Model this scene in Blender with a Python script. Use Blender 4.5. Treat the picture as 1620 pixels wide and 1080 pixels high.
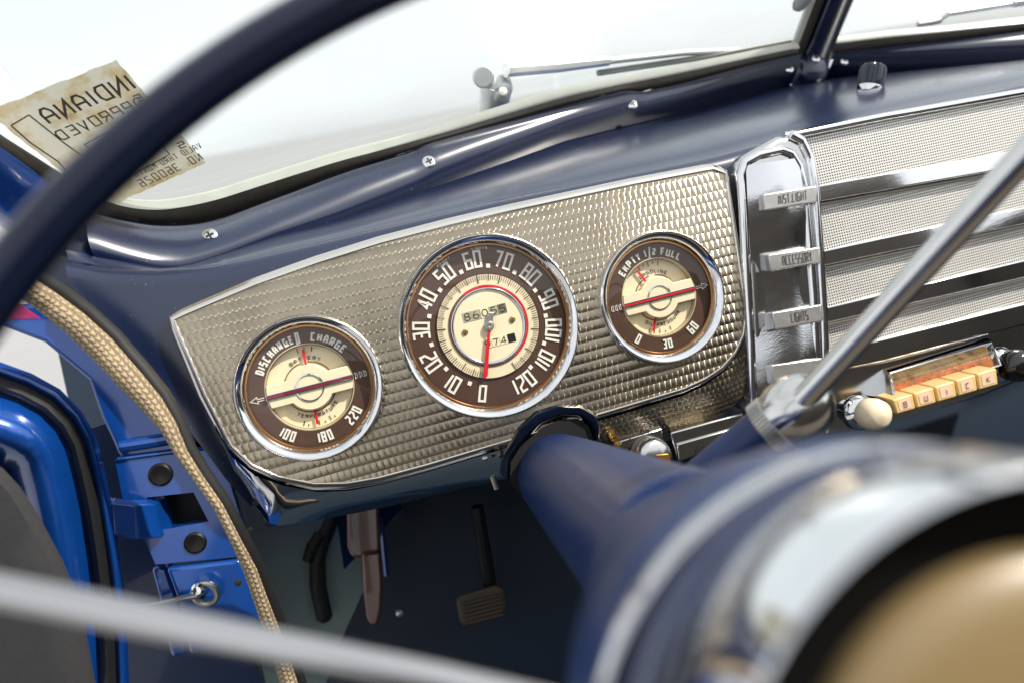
import bpy, bmesh, math, random
import numpy as np
from mathutils import Vector, Matrix
from mathutils.geometry import tessellate_polygon
random.seed(4)
R = math.radians
SC = bpy.context.scene
for o in list(bpy.data.objects): bpy.data.objects.remove(o)

# ------------------------------------------------------------------ frame
# working frame of the dashboard: u right, v up the instrument panel, n out of it towards the driver (metres)
TILT = R(13.0)
CT, ST = math.cos(TILT), math.sin(TILT)
UPZ = 0.95
def W(p):
    u, v, n = p
    return Vector((u, v*ST - n*CT, v*CT + n*ST + UPZ))
def Wd(p):
    u, v, n = p
    return Vector((u, v*ST - n*CT, v*CT + n*ST))

# ------------------------------------------------------------------ camera
F = 1250.0                                    # focal length in pixels of a 1620 px wide frame
RC = np.array([[0.94853074, -0.23331173, 0.21413796],
               [-0.24325803, -0.96973525, 0.02095429],
               [0.20276824, -0.07196657, -0.97657865]])
TC = np.array([-0.0172836, -0.01097287, 0.59063699])
CAM = -RC.T @ TC
cd = bpy.data.cameras.new('camera'); cam = bpy.data.objects.new('camera', cd)
SC.collection.objects.link(cam); SC.camera = cam
cd.sensor_width = 36.0; cd.lens = F/1620.0*36.0
cd.clip_start = 0.01; cd.clip_end = 3000
m = Matrix.Identity(4)
for i, (row, s) in enumerate(((0, 1), (1, -1), (2, -1))):
    d = Wd(RC[row]*s)
    for k in range(3): m[k][i] = d[k]
m.translation = W(CAM); cam.matrix_world = m
cd.dof.use_dof = True; cd.dof.focus_distance = 0.60; cd.dof.aperture_fstop = 5.0; cd.dof.aperture_blades = 9

# ------------------------------------------------------------------ light
SUN = Vector((0.60, -0.30, 0.74)).normalized()
wd = bpy.data.worlds.new('World'); SC.world = wd; wd.use_nodes = True
nt = wd.node_tree
sky = nt.nodes.new('ShaderNodeTexSky'); sky.sky_type = 'NISHITA'; sky.sun_disc = False
sky.sun_elevation = math.asin(SUN.z); sky.sun_rotation = math.atan2(SUN.x, SUN.y)
sky.dust_density = 1.2; sky.air_density = 1.0; sky.ozone_density = 1.0; sky.altitude = 0
hs = nt.nodes.new('ShaderNodeHueSaturation'); hs.inputs['Saturation'].default_value = .22      # thin high cloud: a paler sky
nt.links.new(sky.outputs['Color'], hs.inputs['Color']); # a veil of bright streaky cloud over most of the sky
wt = nt.nodes.new('ShaderNodeTexCoord'); wm = nt.nodes.new('ShaderNodeMapping'); wm.inputs['Scale'].default_value = (1.0, 1.0, 4.0); wm.inputs['Rotation'].default_value = (.1, .25, .3)
wn = nt.nodes.new('ShaderNodeTexNoise'); wn.inputs['Scale'].default_value = 2.2; wn.inputs['Detail'].default_value = 8; wn.inputs['Roughness'].default_value = .55
wr = nt.nodes.new('ShaderNodeMapRange'); wr.inputs['From Min'].default_value = .32; wr.inputs['From Max'].default_value = .68; wr.inputs['To Min'].default_value = .55; wr.inputs['To Max'].default_value = .95
wx_ = nt.nodes.new('ShaderNodeMix'); wx_.data_type = 'RGBA'; wx_.inputs['B'].default_value = (5.9, 6.05, 6.2, 1)
nt.links.new(wt.outputs['Generated'], wm.inputs['Vector']); nt.links.new(wm.outputs['Vector'], wn.inputs['Vector']); nt.links.new(wn.outputs['Fac'], wr.inputs['Value'])
nt.links.new(wr.outputs['Result'], wx_.inputs['Factor']); nt.links.new(hs.outputs['Color'], wx_.inputs['A'])
nt.links.new(wx_.outputs['Result'], nt.nodes['Background'].inputs['Color'])
nt.nodes['Background'].inputs['Strength'].default_value = 0.125
sl = bpy.data.lights.new('sun', 'SUN'); sun = bpy.data.objects.new('sun', sl); SC.collection.objects.link(sun)
sl.energy = 3.6; sl.angle = R(1.5); sl.color = (1.0, 0.94, 0.85)
sun.rotation_euler = SUN.to_track_quat('Z', 'Y').to_euler()
SC.view_settings.view_transform = 'Standard'; SC.view_settings.look = 'None'
SC.view_settings.exposure = 0.68; SC.view_settings.gamma = 1.0
SC.render.engine = 'CYCLES'
cy = SC.cycles
cy.use_denoising = True; cy.max_bounces = 10; cy.glossy_bounces = 6; cy.transparent_max_bounces = 12
cy.sample_clamp_indirect = 6.0; cy.caustics_reflective = False; cy.caustics_refractive = False

# ------------------------------------------------------------------ placing helpers
def dep(x, y, z):
    """photo pixel at depth z in front of the lens -> dashboard frame"""
    return RC.T @ (np.array([(x-810)/F*z, (y-540)/F*z, z]) - TC)
def onp(x, y, pt, nr):
    d = RC.T @ np.array([(x-810)/F, (y-540)/F, 1.0]); nr = np.array(nr, float)
    return CAM + d*(((np.array(pt) - CAM) @ nr)/(d @ nr))
def pix(x, y, n=0.0): return onp(x, y, (0, 0, n), (0, 0, 1))
def unit(a):
    a = np.array(a, float); return a/np.linalg.norm(a)

# ------------------------------------------------------------------ meshes
class MB:
    def __init__(s): s.v = []; s.f = []; s.uv = []
    def add(s, vs, fs, uv=None):
        b = len(s.v); s.v += [np.array(p, float) for p in vs]; s.f += [[i+b for i in f] for f in fs]
        s.uv += list(uv) if uv is not None else [(p[0], p[1]) for p in vs]
    def loft(s, rows, closed=False, uv=None, flip=False):
        n = len(rows[0]); vs = [p for r in rows for p in r]; fs = []
        for i in range(len(rows)-1):
            for j in range(n if closed else n-1):
                a = i*n+j; b = i*n+(j+1) % n; c = b+n; d = a+n
                fs.append([a, d, c, b] if flip else [a, b, c, d])
        s.add(vs, fs, uv)
    def lathe(s, c, axis, prof, seg=64, ref=(0, 1, 0), a0=0.0, a1=None):
        """prof: list of (radius, height along axis)"""
        ax = unit(axis); e1 = np.cross(ref, ax)
        if np.linalg.norm(e1) < 1e-6: e1 = np.cross((1, 0, 0), ax)
        e1 = unit(e1); e2 = np.cross(ax, e1); c = np.array(c, float)
        full = a1 is None
        ang = [2*math.pi*k/seg for k in range(seg)] if full else [a0+(a1-a0)*k/seg for k in range(seg+1)]
        rows = [[c + ax*h + r*(math.cos(a)*e1+math.sin(a)*e2) for a in ang] for r, h in prof]
        s.loft(rows, closed=full)
        b = len(s.v)-len(rows)*len(ang); n = len(ang)
        if full:
            if prof[0][0] > 1e-6: s.f.append([b+k for k in range(n)][::-1])
            if prof[-1][0] > 1e-6: s.f.append([b+(len(rows)-1)*n+k for k in range(n)])
    def tube(s, pts, r, seg=16, cap=True, squash=None, closed=False):
        pts = [np.array(p, float) for p in pts]; n = len(pts)
        rad = r if hasattr(r, '__len__') else [r]*n
        t0 = unit(pts[1]-pts[0]); up = np.array((0, 1, 0.))
        if abs(t0 @ up) > .9: up = np.array((1., 0, 0))
        e = unit(np.cross(t0, up)); rows = []; uv = []; L = 0
        for i, p in enumerate(pts):
            if closed: t = unit(pts[(i+1) % n]-pts[i-1])
            else: t = unit(pts[min(i+1, n-1)]-pts[max(i-1, 0)])
            e = unit(e - t*(e @ t)); f = np.cross(t, e)
            if i: L += np.linalg.norm(p-pts[i-1])
            q = squash or (1, 1)
            rows.append([p + rad[i]*(q[0]*math.cos(2*math.pi*k/seg)*e + q[1]*math.sin(2*math.pi*k/seg)*f) for k in range(seg)])
            uv += [(L, k/seg*2*math.pi*rad[i]) for k in range(seg)]
        if closed: rows.append(rows[0]); uv += uv[:seg]
        b = len(s.v); s.loft(rows, closed=True, uv=uv)
        if cap and not closed:
            s.f.append([b+k for k in range(seg)][::-1]); s.f.append([b+(n-1)*seg+k for k in range(seg)])
    def prism(s, poly, e0, e1, ez, o, h0, h1):
        """2-D polygon (counter-clockwise) extruded along ez between h0 and h1"""
        e0, e1, ez, o = map(np.array, (e0, e1, ez, o)); n = len(poly)
        lo = [o+e0*x+e1*y+ez*h0 for x, y in poly]; hi = [o+e0*x+e1*y+ez*h1 for x, y in poly]
        s.add(lo+hi, [list(range(n))[::-1], [n+i for i in range(n)]] + [[i, (i+1) % n, n+(i+1) % n, n+i] for i in range(n)])
    def hull(s, front, back):
        """a solid between two loops of points with the same count"""
        n = len(front)
        s.add(list(back)+list(front), [list(range(n))[::-1], [n+i for i in range(n)]] + [[i, (i+1) % n, n+(i+1) % n, n+i] for i in range(n)])
    def slab(s, loop, back):
        """loop of points, thickened by the vector back"""
        s.hull(loop, [np.array(p)+np.array(back) for p in loop])
    def filled(s, outer, holes, z):
        loops = [[Vector((x, y, 0)) for x, y in l] for l in [outer]+holes]
        tris = tessellate_polygon(loops); pts = [p for l in loops for p in l]
        out = []
        for t in tris:
            a, b, c = (pts[i] for i in t)
            out.append(list(t) if (b-a).cross(c-a).z > 0 else list(t)[::-1])
        s.add([(p.x, p.y, z) for p in pts], out)
    def ribbon(s, pts, w, e0, e1, ez, o, z, closed=False):
        P = [np.array(p, float) for p in pts]; n = len(P); L = []; Rr = []
        for i in range(n):
            if closed: a, b = P[i-1], P[(i+1) % n]
            else: a, b = P[max(i-1, 0)], P[min(i+1, n-1)]
            d0 = P[i]-a; d1 = b-P[i]
            if np.linalg.norm(d0) < 1e-9: d0 = d1
            if np.linalg.norm(d1) < 1e-9: d1 = d0
            d0 = unit(d0); d1 = unit(d1); n0 = np.array((-d0[1], d0[0])); n1 = np.array((-d1[1], d1[0]))
            mt = n0+n1; q = mt @ mt
            mt = n0 if q < .2 else mt/q*2
            L.append(P[i]+mt*w/2); Rr.append(P[i]-mt*w/2)
        if closed: L.append(L[0]); Rr.append(Rr[0])
        to3 = lambda p, h: o+e0*p[0]+e1*p[1]+ez*h
        m_ = len(L); h = z
        s.add([to3(p, h) for p in Rr]+[to3(p, h) for p in L], [[i, i+1, m_+i+1, m_+i] for i in range(m_-1)])

XF = [None]      # (centre u, centre v, scale): gauges are drawn at nominal size and scaled in the panel plane
def part(name, mb, mat, parent=None, smooth=35, bevel=None, seg=2, label=None, sub=0):
    if XF[0]:
        cu, cv, k_ = XF[0]; mb.v = [np.array((cu+(p[0]-cu)*k_, cv+(p[1]-cv)*k_, p[2])) for p in mb.v]
    me = bpy.data.meshes.new(name)
    off = parent.matrix_world.translation if parent else Vector((0, 0, 0))
    me.from_pydata([W(p)-off for p in mb.v], [], mb.f)
    uvl = me.uv_layers.new(name='UVMap')
    lv = np.zeros(len(me.loops), dtype=np.int32); me.loops.foreach_get('vertex_index', lv)
    uvs = np.array(mb.uv, dtype=np.float32)[lv]; uvl.data.foreach_set('uv', uvs.ravel())
    me.validate(); me.update()
    if smooth:
        me.polygons.foreach_set('use_smooth', [True]*len(me.polygons))
        me.set_sharp_from_angle(angle=R(smooth))
    o = bpy.data.objects.new(name, me); SC.collection.objects.link(o)
    if parent: o.parent = parent
    o.matrix_world = Matrix.Translation(off)
    if mat: me.materials.append(mat)
    if bevel:
        b = o.modifiers.new('bevel', 'BEVEL'); b.width = bevel; b.segments = seg; b.limit_method = 'ANGLE'; b.angle_limit = R(40)
        b.harden_normals = False
    if sub:
        q = o.modifiers.new('sub', 'SUBSURF'); q.levels = q.render_levels = sub
    if label: o['label'] = label
    return o
def tag(o, label, cat, group=None, kind=None):
    if label: o['label'] = label
    if cat: o['category'] = cat
    if group: o['group'] = group
    if kind: o['kind'] = kind
    return o
def thing(name, label, cat, at, group=None):
    o = bpy.data.objects.new(name, None); SC.collection.objects.link(o)
    o.empty_display_size = .01
    o.matrix_world = Matrix.Translation(W(at))
    return tag(o, label, cat, group)

# ------------------------------------------------------------------ materials
def mat(name, col, metal=0.0, rough=0.4, coat=0.0, coat_rough=.05, spec=.5, var=0.0, vscale=60.0, rvar=0.0, bump=0.0, bscale=400.0,
        scratch=0.0, trans=0.0, dust=0.0, sheen=0.0, coat_ior=1.5):
    m = bpy.data.materials.new(name); m.use_nodes = True
    t = m.node_tree; b = t.nodes['Principled BSDF']; N = t.nodes.new; L = t.links.new
    b.inputs['Base Color'].default_value = (*col, 1); b.inputs['Metallic'].default_value = metal
    b.inputs['Roughness'].default_value = rough; b.inputs['Coat Weight'].default_value = coat
    b.inputs['Coat Roughness'].default_value = coat_rough; b.inputs['Specular IOR Level'].default_value = spec
    b.inputs['Transmission Weight'].default_value = trans
    b.inputs['Coat IOR'].default_value = coat_ior
    b.inputs['Sheen Weight'].default_value = sheen; b.inputs['Sheen Roughness'].default_value = .35; b.inputs['Sheen Tint'].default_value = (.85, .87, .9, 1)
    tc = N('ShaderNodeTexCoord')
    def noise(sc, det=4, rg=.6):
        n = N('ShaderNodeTexNoise'); n.inputs['Scale'].default_value = sc; n.inputs['Detail'].default_value = det
        n.inputs['Roughness'].default_value = rg
        L(tc.outputs['Object'], n.inputs['Vector']); return n
    last = None
    if var:
        n = noise(vscale); mx = N('ShaderNodeMix'); mx.data_type = 'RGBA'
        mx.inputs['A'].default_value = (*[c*(1-var) for c in col], 1); mx.inputs['B'].default_value = (*[min(1, c*(1+var)) for c in col], 1)
        L(n.outputs['Fac'], mx.inputs['Factor']); last = mx.outputs['Result']
    if dust:
        n = noise(420, 2, .5); r_ = N('ShaderNodeMapRange'); r_.inputs['From Min'].default_value = .735; r_.inputs['From Max'].default_value = .80
        r_.inputs['To Max'].default_value = dust
        L(n.outputs['Fac'], r_.inputs['Value'])
        mx = N('ShaderNodeMix'); mx.data_type = 'RGBA'; mx.inputs['A'].default_value = (*col, 1); mx.inputs['B'].default_value = (.45, .44, .42, 1)
        if last: L(last, mx.inputs['A'])
        L(r_.outputs['Result'], mx.inputs['Factor']); last = mx.outputs['Result']
    if last: L(last, b.inputs['Base Color'])
    if rvar:
        n = noise(vscale*.7, 6, .7); r_ = N('ShaderNodeMapRange')
        r_.inputs['From Min'].default_value = .35; r_.inputs['From Max'].default_value = .7
        r_.inputs['To Min'].default_value = rough; r_.inputs['To Max'].default_value = rough+rvar
        L(n.outputs['Fac'], r_.inputs['Value']); L(r_.outputs['Result'], b.inputs['Roughness'])
    if bump or scratch:
        bp = N('ShaderNodeBump'); bp.inputs['Distance'].default_value = .0004
        bp.inputs['Strength'].default_value = bump or scratch
        n = noise(bscale, 3, .6)
        if scratch:
            mp = N('ShaderNodeMapping'); mp.inputs['Scale'].default_value = (1, 14, 3); mp.inputs['Rotation'].default_value = (.3, .2, .4)
            L(tc.outputs['Object'], mp.inputs['Vector']); L(mp.outputs['Vector'], n.inputs['Vector'])
        L(n.outputs['Fac'], bp.inputs['Height']); L(bp.outputs['Normal'], b.inputs['Normal'])
    return m

NAVY = mat('navy_paint', (.0006, .0072, .038), 0, .34, coat=1.0, coat_rough=.20, coat_ior=1.62, spec=.25, rvar=.06, vscale=25, bump=.05, bscale=700, dust=.6)
NAVY_SATIN = mat('navy_satin_paint', (.0030, .0210, .092), 0, .38, coat=.3, coat_rough=.22, spec=.3, rvar=.1, vscale=30, bump=.08, bscale=300, dust=.7)
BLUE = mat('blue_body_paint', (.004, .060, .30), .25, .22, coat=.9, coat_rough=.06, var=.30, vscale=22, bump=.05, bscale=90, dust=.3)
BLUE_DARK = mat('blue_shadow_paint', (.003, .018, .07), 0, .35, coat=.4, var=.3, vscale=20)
CHROME = mat('chrome', (.76, .77, .79), 1, .05, rvar=.04, vscale=30, scratch=.03, bscale=120)
CHROME_W = mat('worn_chrome', (.62, .62, .61), 1, .13, rvar=.06, vscale=25, scratch=.05, bscale=160)
STEEL = mat('dull_steel', (.50, .49, .46), 1, .30, rvar=.2, vscale=80, bump=.1, bscale=500)
SATIN = mat('satin_nickel', (.56, .55, .53), .80, .30, rvar=.12, vscale=80, scratch=.06)
BRASS = mat('brass', (.62, .42, .14), 1, .25, rvar=.15)
BLACK = mat('black_rubber', (.012, .012, .011), 0, .55, var=.3, vscale=200, bump=.2, bscale=300)
RUBBER = mat('weathered_rubber', (.055, .048, .036), 0, .62, var=.5, vscale=160, bump=.35, bscale=350)
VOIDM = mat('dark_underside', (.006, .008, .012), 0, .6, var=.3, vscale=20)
SEAL = mat('aged_glazing_seal', (.72, .73, .63), 0, .30, var=.15, vscale=45, bump=.15, bscale=120)
BROWN = mat('bronze_dial', (.125, .068, .046), .45, .30, var=.12, vscale=30, rvar=.1)
BROWN2 = mat('brown_handle', (.085, .030, .018), 0, .22, coat=.5, var=.2)
CREAM = mat('cream_dial', (.80, .70, .46), 0, .42, var=.04, vscale=60)
CREAM2 = mat('cream_bar', (.83, .74, .50), 0, .34, var=.03, vscale=60)
NUM = mat('cream_lettering', (.82, .78, .68), 0, .5)
INK = mat('dark_ink', (.022, .016, .012), 0, .5)
INK2 = mat('brown_ink', (.16, .055, .025), 0, .5)
RED = mat('red_enamel', (.62, .018, .022), 0, .3)
MAGENTA = mat('dark_magenta_enamel', (.22, .012, .035), 0, .3)
SHADE_AND_LINE = mat('brown_shade_and_line', (.13, .06, .045), 0, .35)  # brown for the ring's painted shade and for the plate lines
CELL = mat('odometer_wheel', (.42, .38, .27), 0, .5, var=.15, vscale=300)
CELL_D = mat('odometer_wheel_grey', (.17, .155, .11), 0, .5, var=.15, vscale=300)
CELL_K = mat('odometer_wheel_black', (.015, .014, .012), 0, .35)
TAN = mat('tan_horn_button', (.215, .150, .068), 0, .38, coat=.2, var=.06, vscale=30)
BONE = mat('cream_plastic', (.74, .50, .20), 0, .30, coat=.3, var=.08, vscale=90)
BONE_P = mat('pale_plastic', (.78, .66, .47), 0, .35, var=.06, vscale=90)
PINK = mat('key_inlay', (.80, .56, .40), 0, .4)
GREYGREEN = mat('grey_green_paint', (.40, .49, .465), 0, .42, coat=.2, var=.08, vscale=12, rvar=.1)
UPHOL = mat('grey_upholstery', (.030, .030, .032), 0, .9, var=.25, vscale=260, bump=.4, bscale=900)
CARPET = mat('dark_floor_covering', (.006, .016, .028), 0, .8, var=.4, vscale=90, bump=.4, bscale=600)
MAG = mat('magenta_trim', (.30, .010, .085), 0, .6, var=.4, vscale=300, bump=.3, bscale=900)
RUBBER_BR = mat('brown_rubber', (.050, .036, .024), 0, .6, var=.2, vscale=200)
CONCRETE = mat('pale_concrete', (.29, .29, .295), 0, .85, var=.10, vscale=.6, bump=.1, bscale=30)
PALE = mat('pale_grey_metal', (.80, .81, .81), .6, .35, var=.1, vscale=60)
RIM = mat('navy_wheel_rim', (.002, .005, .020), 0, .3, spec=.3, coat=.25, coat_rough=.08, var=.2, vscale=50)

def glass_mat(name, tint=(1, 1, 1), refl=1.0, dirt=0.0):
    m = bpy.data.materials.new(name); m.use_nodes = True; t = m.node_tree; t.nodes.clear(); N = t.nodes.new; L = t.links.new
    out = N('ShaderNodeOutputMaterial'); tr = N('ShaderNodeBsdfTransparent'); tr.inputs['Color'].default_value = (*tint, 1)
    gl = N('ShaderNodeBsdfGlossy'); gl.inputs['Roughness'].default_value = .02
    fr = N('ShaderNodeLayerWeight'); fr.inputs['Blend'].default_value = .5
    pw = N('ShaderNodeMath'); pw.operation = 'POWER'; pw.inputs[1].default_value = 5.0; L(fr.outputs['Facing'], pw.inputs[0])
    mu = N('ShaderNodeMath'); mu.operation = 'MULTIPLY_ADD'; mu.inputs[1].default_value = .9*refl; mu.inputs[2].default_value = .04*refl
    mx = N('ShaderNodeMixShader'); L(pw.outputs[0], mu.inputs[0]); L(mu.outputs[0], mx.inputs[0]); L(tr.outputs[0], mx.inputs[1]); L(gl.outputs[0], mx.inputs[2])
    res = mx.outputs[0]
    if dirt:
        tc = N('ShaderNodeTexCoord'); mp = N('ShaderNodeMapping'); mp.inputs['Scale'].default_value = (6, 40, 40); mp.inputs['Rotation'].default_value = (0, .2, .1)
        n = N('ShaderNodeTexNoise'); n.inputs['Scale'].default_value = 1.5; n.inputs['Detail'].default_value = 7
        r_ = N('ShaderNodeMapRange'); r_.inputs['From Min'].default_value = .4; r_.inputs['From Max'].default_value = .8; r_.inputs['To Max'].default_value = dirt
        df = N('ShaderNodeBsdfTranslucent'); df.inputs['Color'].default_value = (.8, .82, .84, 1)
        m2 = N('ShaderNodeMixShader')
        L(tc.outputs['Object'], mp.inputs['Vector']); L(mp.outputs['Vector'], n.inputs['Vector']); L(n.outputs['Fac'], r_.inputs['Value'])
        L(r_.outputs['Result'], m2.inputs[0]); L(res, m2.inputs[1]); L(df.outputs[0], m2.inputs[2]); res = m2.outputs[0]
    L(res, out.inputs['Surface']); return m
GLASS = glass_mat('gauge_glass', refl=1.0)
WGLASS = glass_mat('windshield_glass', tint=(.96, .98, .97), dirt=.10)

class NG:
    """tiny helper for math node graphs"""
    def __init__(s, t): s.t = t; s.L = t.links.new
    def _in(s, sock, v):
        if isinstance(v, (int, float)): sock.default_value = v
        else: s.L(v, sock)
    def m(s, op, a, b=0.0, c=0.0):
        n = s.t.nodes.new('ShaderNodeMath'); n.operation = op
        s._in(n.inputs[0], a); s._in(n.inputs[1], b); s._in(n.inputs[2], c); return n.outputs[0]
def engine_turned(name, base, rough, aniso, pu=.0048, pv=.0075, rad=.0058):
    m = bpy.data.materials.new(name); m.use_nodes = True; t = m.node_tree; b = t.nodes['Principled BSDF']; g = NG(t); N = t.nodes.new; L = t.links.new
    uvn = N('ShaderNodeUVMap'); sp = N('ShaderNodeSeparateXYZ'); L(uvn.outputs[0], sp.inputs[0])
    u, v = sp.outputs[0], sp.outputs[1]
    # each round spot overlaps its left neighbour; each row of spots overlaps the row above
    row = g.m('FLOOR', g.m('DIVIDE', v, pv)); fv = g.m('SUBTRACT', v, g.m('MULTIPLY', g.m('ADD', row, .5), pv))
    cvu = g.m('SUBTRACT', fv, pv*.18)
    arc = g.m('SUBTRACT', rad, g.m('SQRT', g.m('MAXIMUM', g.m('SUBTRACT', rad*rad, g.m('MULTIPLY', cvu, cvu)), 0)))
    uu = g.m('SUBTRACT', g.m('ADD', u, g.m('MULTIPLY', g.m('MODULO', row, 2.0), pu*.35)), arc)
    col = g.m('FLOOR', g.m('DIVIDE', uu, pu)); fu = g.m('SUBTRACT', uu, g.m('MULTIPLY', g.m('ADD', col, .5), pu))
    px = g.m('ADD', g.m('ADD', fu, arc), -pu*.40)      # position relative to the spot's own centre
    py = g.m('ADD', fv, pv*.30)
    ln = g.m('MAXIMUM', g.m('SQRT', g.m('ADD', g.m('MULTIPLY', px, px), g.m('MULTIPLY', py, py))), 1e-5)
    tu = g.m('DIVIDE', px, ln); tv = g.m('DIVIDE', py, ln)      # the highlight fans out across the circular brush marks
    cb = N('ShaderNodeCombineXYZ'); L(tu, cb.inputs[0]); L(g.m('MULTIPLY', tv, ST), cb.inputs[1]); L(g.m('MULTIPLY', tv, CT), cb.inputs[2])
    L(cb.outputs[0], b.inputs['Tangent'])
    # shallow dish of every spot: the normal leans outward a little, with fine concentric grooves
    gv = g.m('MULTIPLY', g.m('SINE', g.m('MULTIPLY', ln, 9000.0)), .05)
    k = g.m('ADD', g.m('MULTIPLY', ln, 62.0), gv)
    nx = g.m('MULTIPLY', g.m('DIVIDE', px, ln), k); ny = g.m('MULTIPLY', g.m('DIVIDE', py, ln), k)
    # the sheet is slightly crowned between its edges
    nx = g.m('ADD', nx, g.m('MULTIPLY', u, .7)); ny = g.m('ADD', ny, g.m('MULTIPLY', v, 2.2))
    c2 = N('ShaderNodeCombineXYZ'); L(nx, c2.inputs[0]); L(g.m('MULTIPLY', ny, ST), c2.inputs[1]); L(g.m('MULTIPLY', ny, CT), c2.inputs[2])
    ge = N('ShaderNodeNewGeometry'); ad = N('ShaderNodeVectorMath'); ad.operation = 'ADD'; nm = N('ShaderNodeVectorMath'); nm.operation = 'NORMALIZE'
    L(ge.outputs['Normal'], ad.inputs[0]); L(c2.outputs[0], ad.inputs[1]); L(ad.outputs[0], nm.inputs[0]); L(nm.outputs[0], b.inputs['Normal'])
    tc = N('ShaderNodeTexCoord'); n = N('ShaderNodeTexNoise'); n.inputs['Scale'].default_value = 14; n.inputs['Detail'].default_value = 5; L(tc.outputs['Object'], n.inputs['Vector'])
    mx = N('ShaderNodeMix'); mx.data_type = 'RGBA'; mx.inputs['A'].default_value = (*[c*.55 for c in base], 1); mx.inputs['B'].default_value = (*base, 1)
    L(n.outputs['Fac'], mx.inputs['Factor']); L(mx.outputs['Result'], b.inputs['Base Color'])
    n2 = N('ShaderNodeTexNoise'); n2.inputs['Scale'].default_value = 32; n2.inputs['Detail'].default_value = 6; L(tc.outputs['Object'], n2.inputs['Vector'])
    rr_ = N('ShaderNodeMapRange'); rr_.inputs['From Min'].default_value = .35; rr_.inputs['From Max'].default_value = .65; rr_.inputs['To Min'].default_value = rough-.05; rr_.inputs['To Max'].default_value = rough+.09
    L(n2.outputs['Fac'], rr_.inputs['Value']); L(rr_.outputs['Result'], b.inputs['Roughness'])
    b.inputs['Metallic'].default_value = 1; b.inputs['Anisotropic'].default_value = aniso
    b.inputs['Coat Weight'].default_value = .25; b.inputs['Coat Roughness'].default_value = .06
    return m
TURNED = engine_turned('engine_turned_nickel', (.54, .465, .35), .25, 1.0)

def grille_mat():
    m = mat('perforated_nickel', (.50, .49, .46), 1, .30, rvar=.1, vscale=30); t = m.node_tree; b = t.nodes['Principled BSDF']; g = NG(t); N = t.nodes.new; L = t.links.new
    uvn = N('ShaderNodeUVMap'); sp = N('ShaderNodeSeparateXYZ'); L(uvn.outputs[0], sp.inputs[0])
    p = .0023
    fu = g.m('SUBTRACT', g.m('FRACT', g.m('DIVIDE', sp.outputs[0], p)), .5); fv = g.m('SUBTRACT', g.m('FRACT', g.m('DIVIDE', sp.outputs[1], p)), .5)
    d = g.m('SQRT', g.m('ADD', g.m('MULTIPLY', fu, fu), g.m('MULTIPLY', fv, fv)))
    h = N('ShaderNodeMapRange'); h.inputs['From Min'].default_value = .27; h.inputs['From Max'].default_value = .33; L(d, h.inputs['Value'])
    mx = N('ShaderNodeMix'); mx.data_type = 'RGBA'; mx.inputs['A'].default_value = (.012, .011, .010, 1); mx.inputs['B'].default_value = (.82, .80, .75, 1)
    L(h.outputs['Result'], mx.inputs['Factor']); L(mx.outputs['Result'], b.inputs['Base Color'])
    L(g.m('MULTIPLY', h.outputs['Result'], .35), b.inputs['Metallic'])
    b.inputs['Roughness'].default_value = .42
    bp = N('ShaderNodeBump'); bp.inputs['Distance'].default_value = .0006; bp.inputs['Strength'].default_value = .6
    L(h.outputs['Result'], bp.inputs['Height']); L(bp.outputs['Normal'], b.inputs['Normal'])
    return m
PERF = grille_mat()

def weave_mat():
    m = bpy.data.materials.new('woven_windlace'); m.use_nodes = True; t = m.node_tree; b = t.nodes['Principled BSDF']; g = NG(t); N = t.nodes.new; L = t.links.new
    uvn = N('ShaderNodeUVMap'); sp = N('ShaderNodeSeparateXYZ'); L(uvn.outputs[0], sp.inputs[0])
    pl, pw = .0044, .0033
    a = g.m('DIVIDE', sp.outputs[0], pl); c = g.m('DIVIDE', sp.outputs[1], pw)
    off = g.m('MULTIPLY', g.m('MODULO', g.m('FLOOR', c), 2.0), .5)
    nz = N('ShaderNodeTexNoise'); nz.inputs['Scale'].default_value = 90; nz.inputs['Detail'].default_value = 3
    tcz = N('ShaderNodeTexCoord'); L(tcz.outputs['Object'], nz.inputs['Vector'])
    a = g.m('ADD', a, g.m('MULTIPLY', g.m('ABSOLUTE', g.m('SUBTRACT', g.m('FRACT', c), .5)), .8)); a = g.m('ADD', a, g.m('MULTIPLY', nz.outputs['Fac'], .7))
    fa = g.m('SUBTRACT', g.m('FRACT', g.m('ADD', a, off)), .5); fc = g.m('SUBTRACT', g.m('FRACT', c), .5)
    h = g.m('MULTIPLY', g.m('COSINE', g.m('MULTIPLY', fa, 3.1416)), g.m('COSINE', g.m('MULTIPLY', fc, 3.1416)))
    tc = N('ShaderNodeTexCoord'); n = N('ShaderNodeTexNoise'); n.inputs['Scale'].default_value = 120; n.inputs['Detail'].default_value = 6; L(tc.outputs['Object'], n.inputs['Vector'])
    hh = g.m('ADD', h, g.m('MULTIPLY', n.outputs['Fac'], .5))
    cr = N('ShaderNodeValToRGB'); e = cr.color_ramp.elements; e[0].position = .30; e[0].color = (.20, .15, .09, 1); e[1].position = .85; e[1].color = (.47, .37, .24, 1)
    L(hh, cr.inputs[0]); L(cr.outputs[0], b.inputs['Base Color']); b.inputs['Roughness'].default_value = .9
    bp = N('ShaderNodeBump'); bp.inputs['Distance'].default_value = .0009; bp.inputs['Strength'].default_value = .7; b.inputs['Specular IOR Level'].default_value = .15
    L(hh, bp.inputs['Height']); L(bp.outputs['Normal'], b.inputs['Normal'])
    return m
WEAVE = weave_mat()

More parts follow.
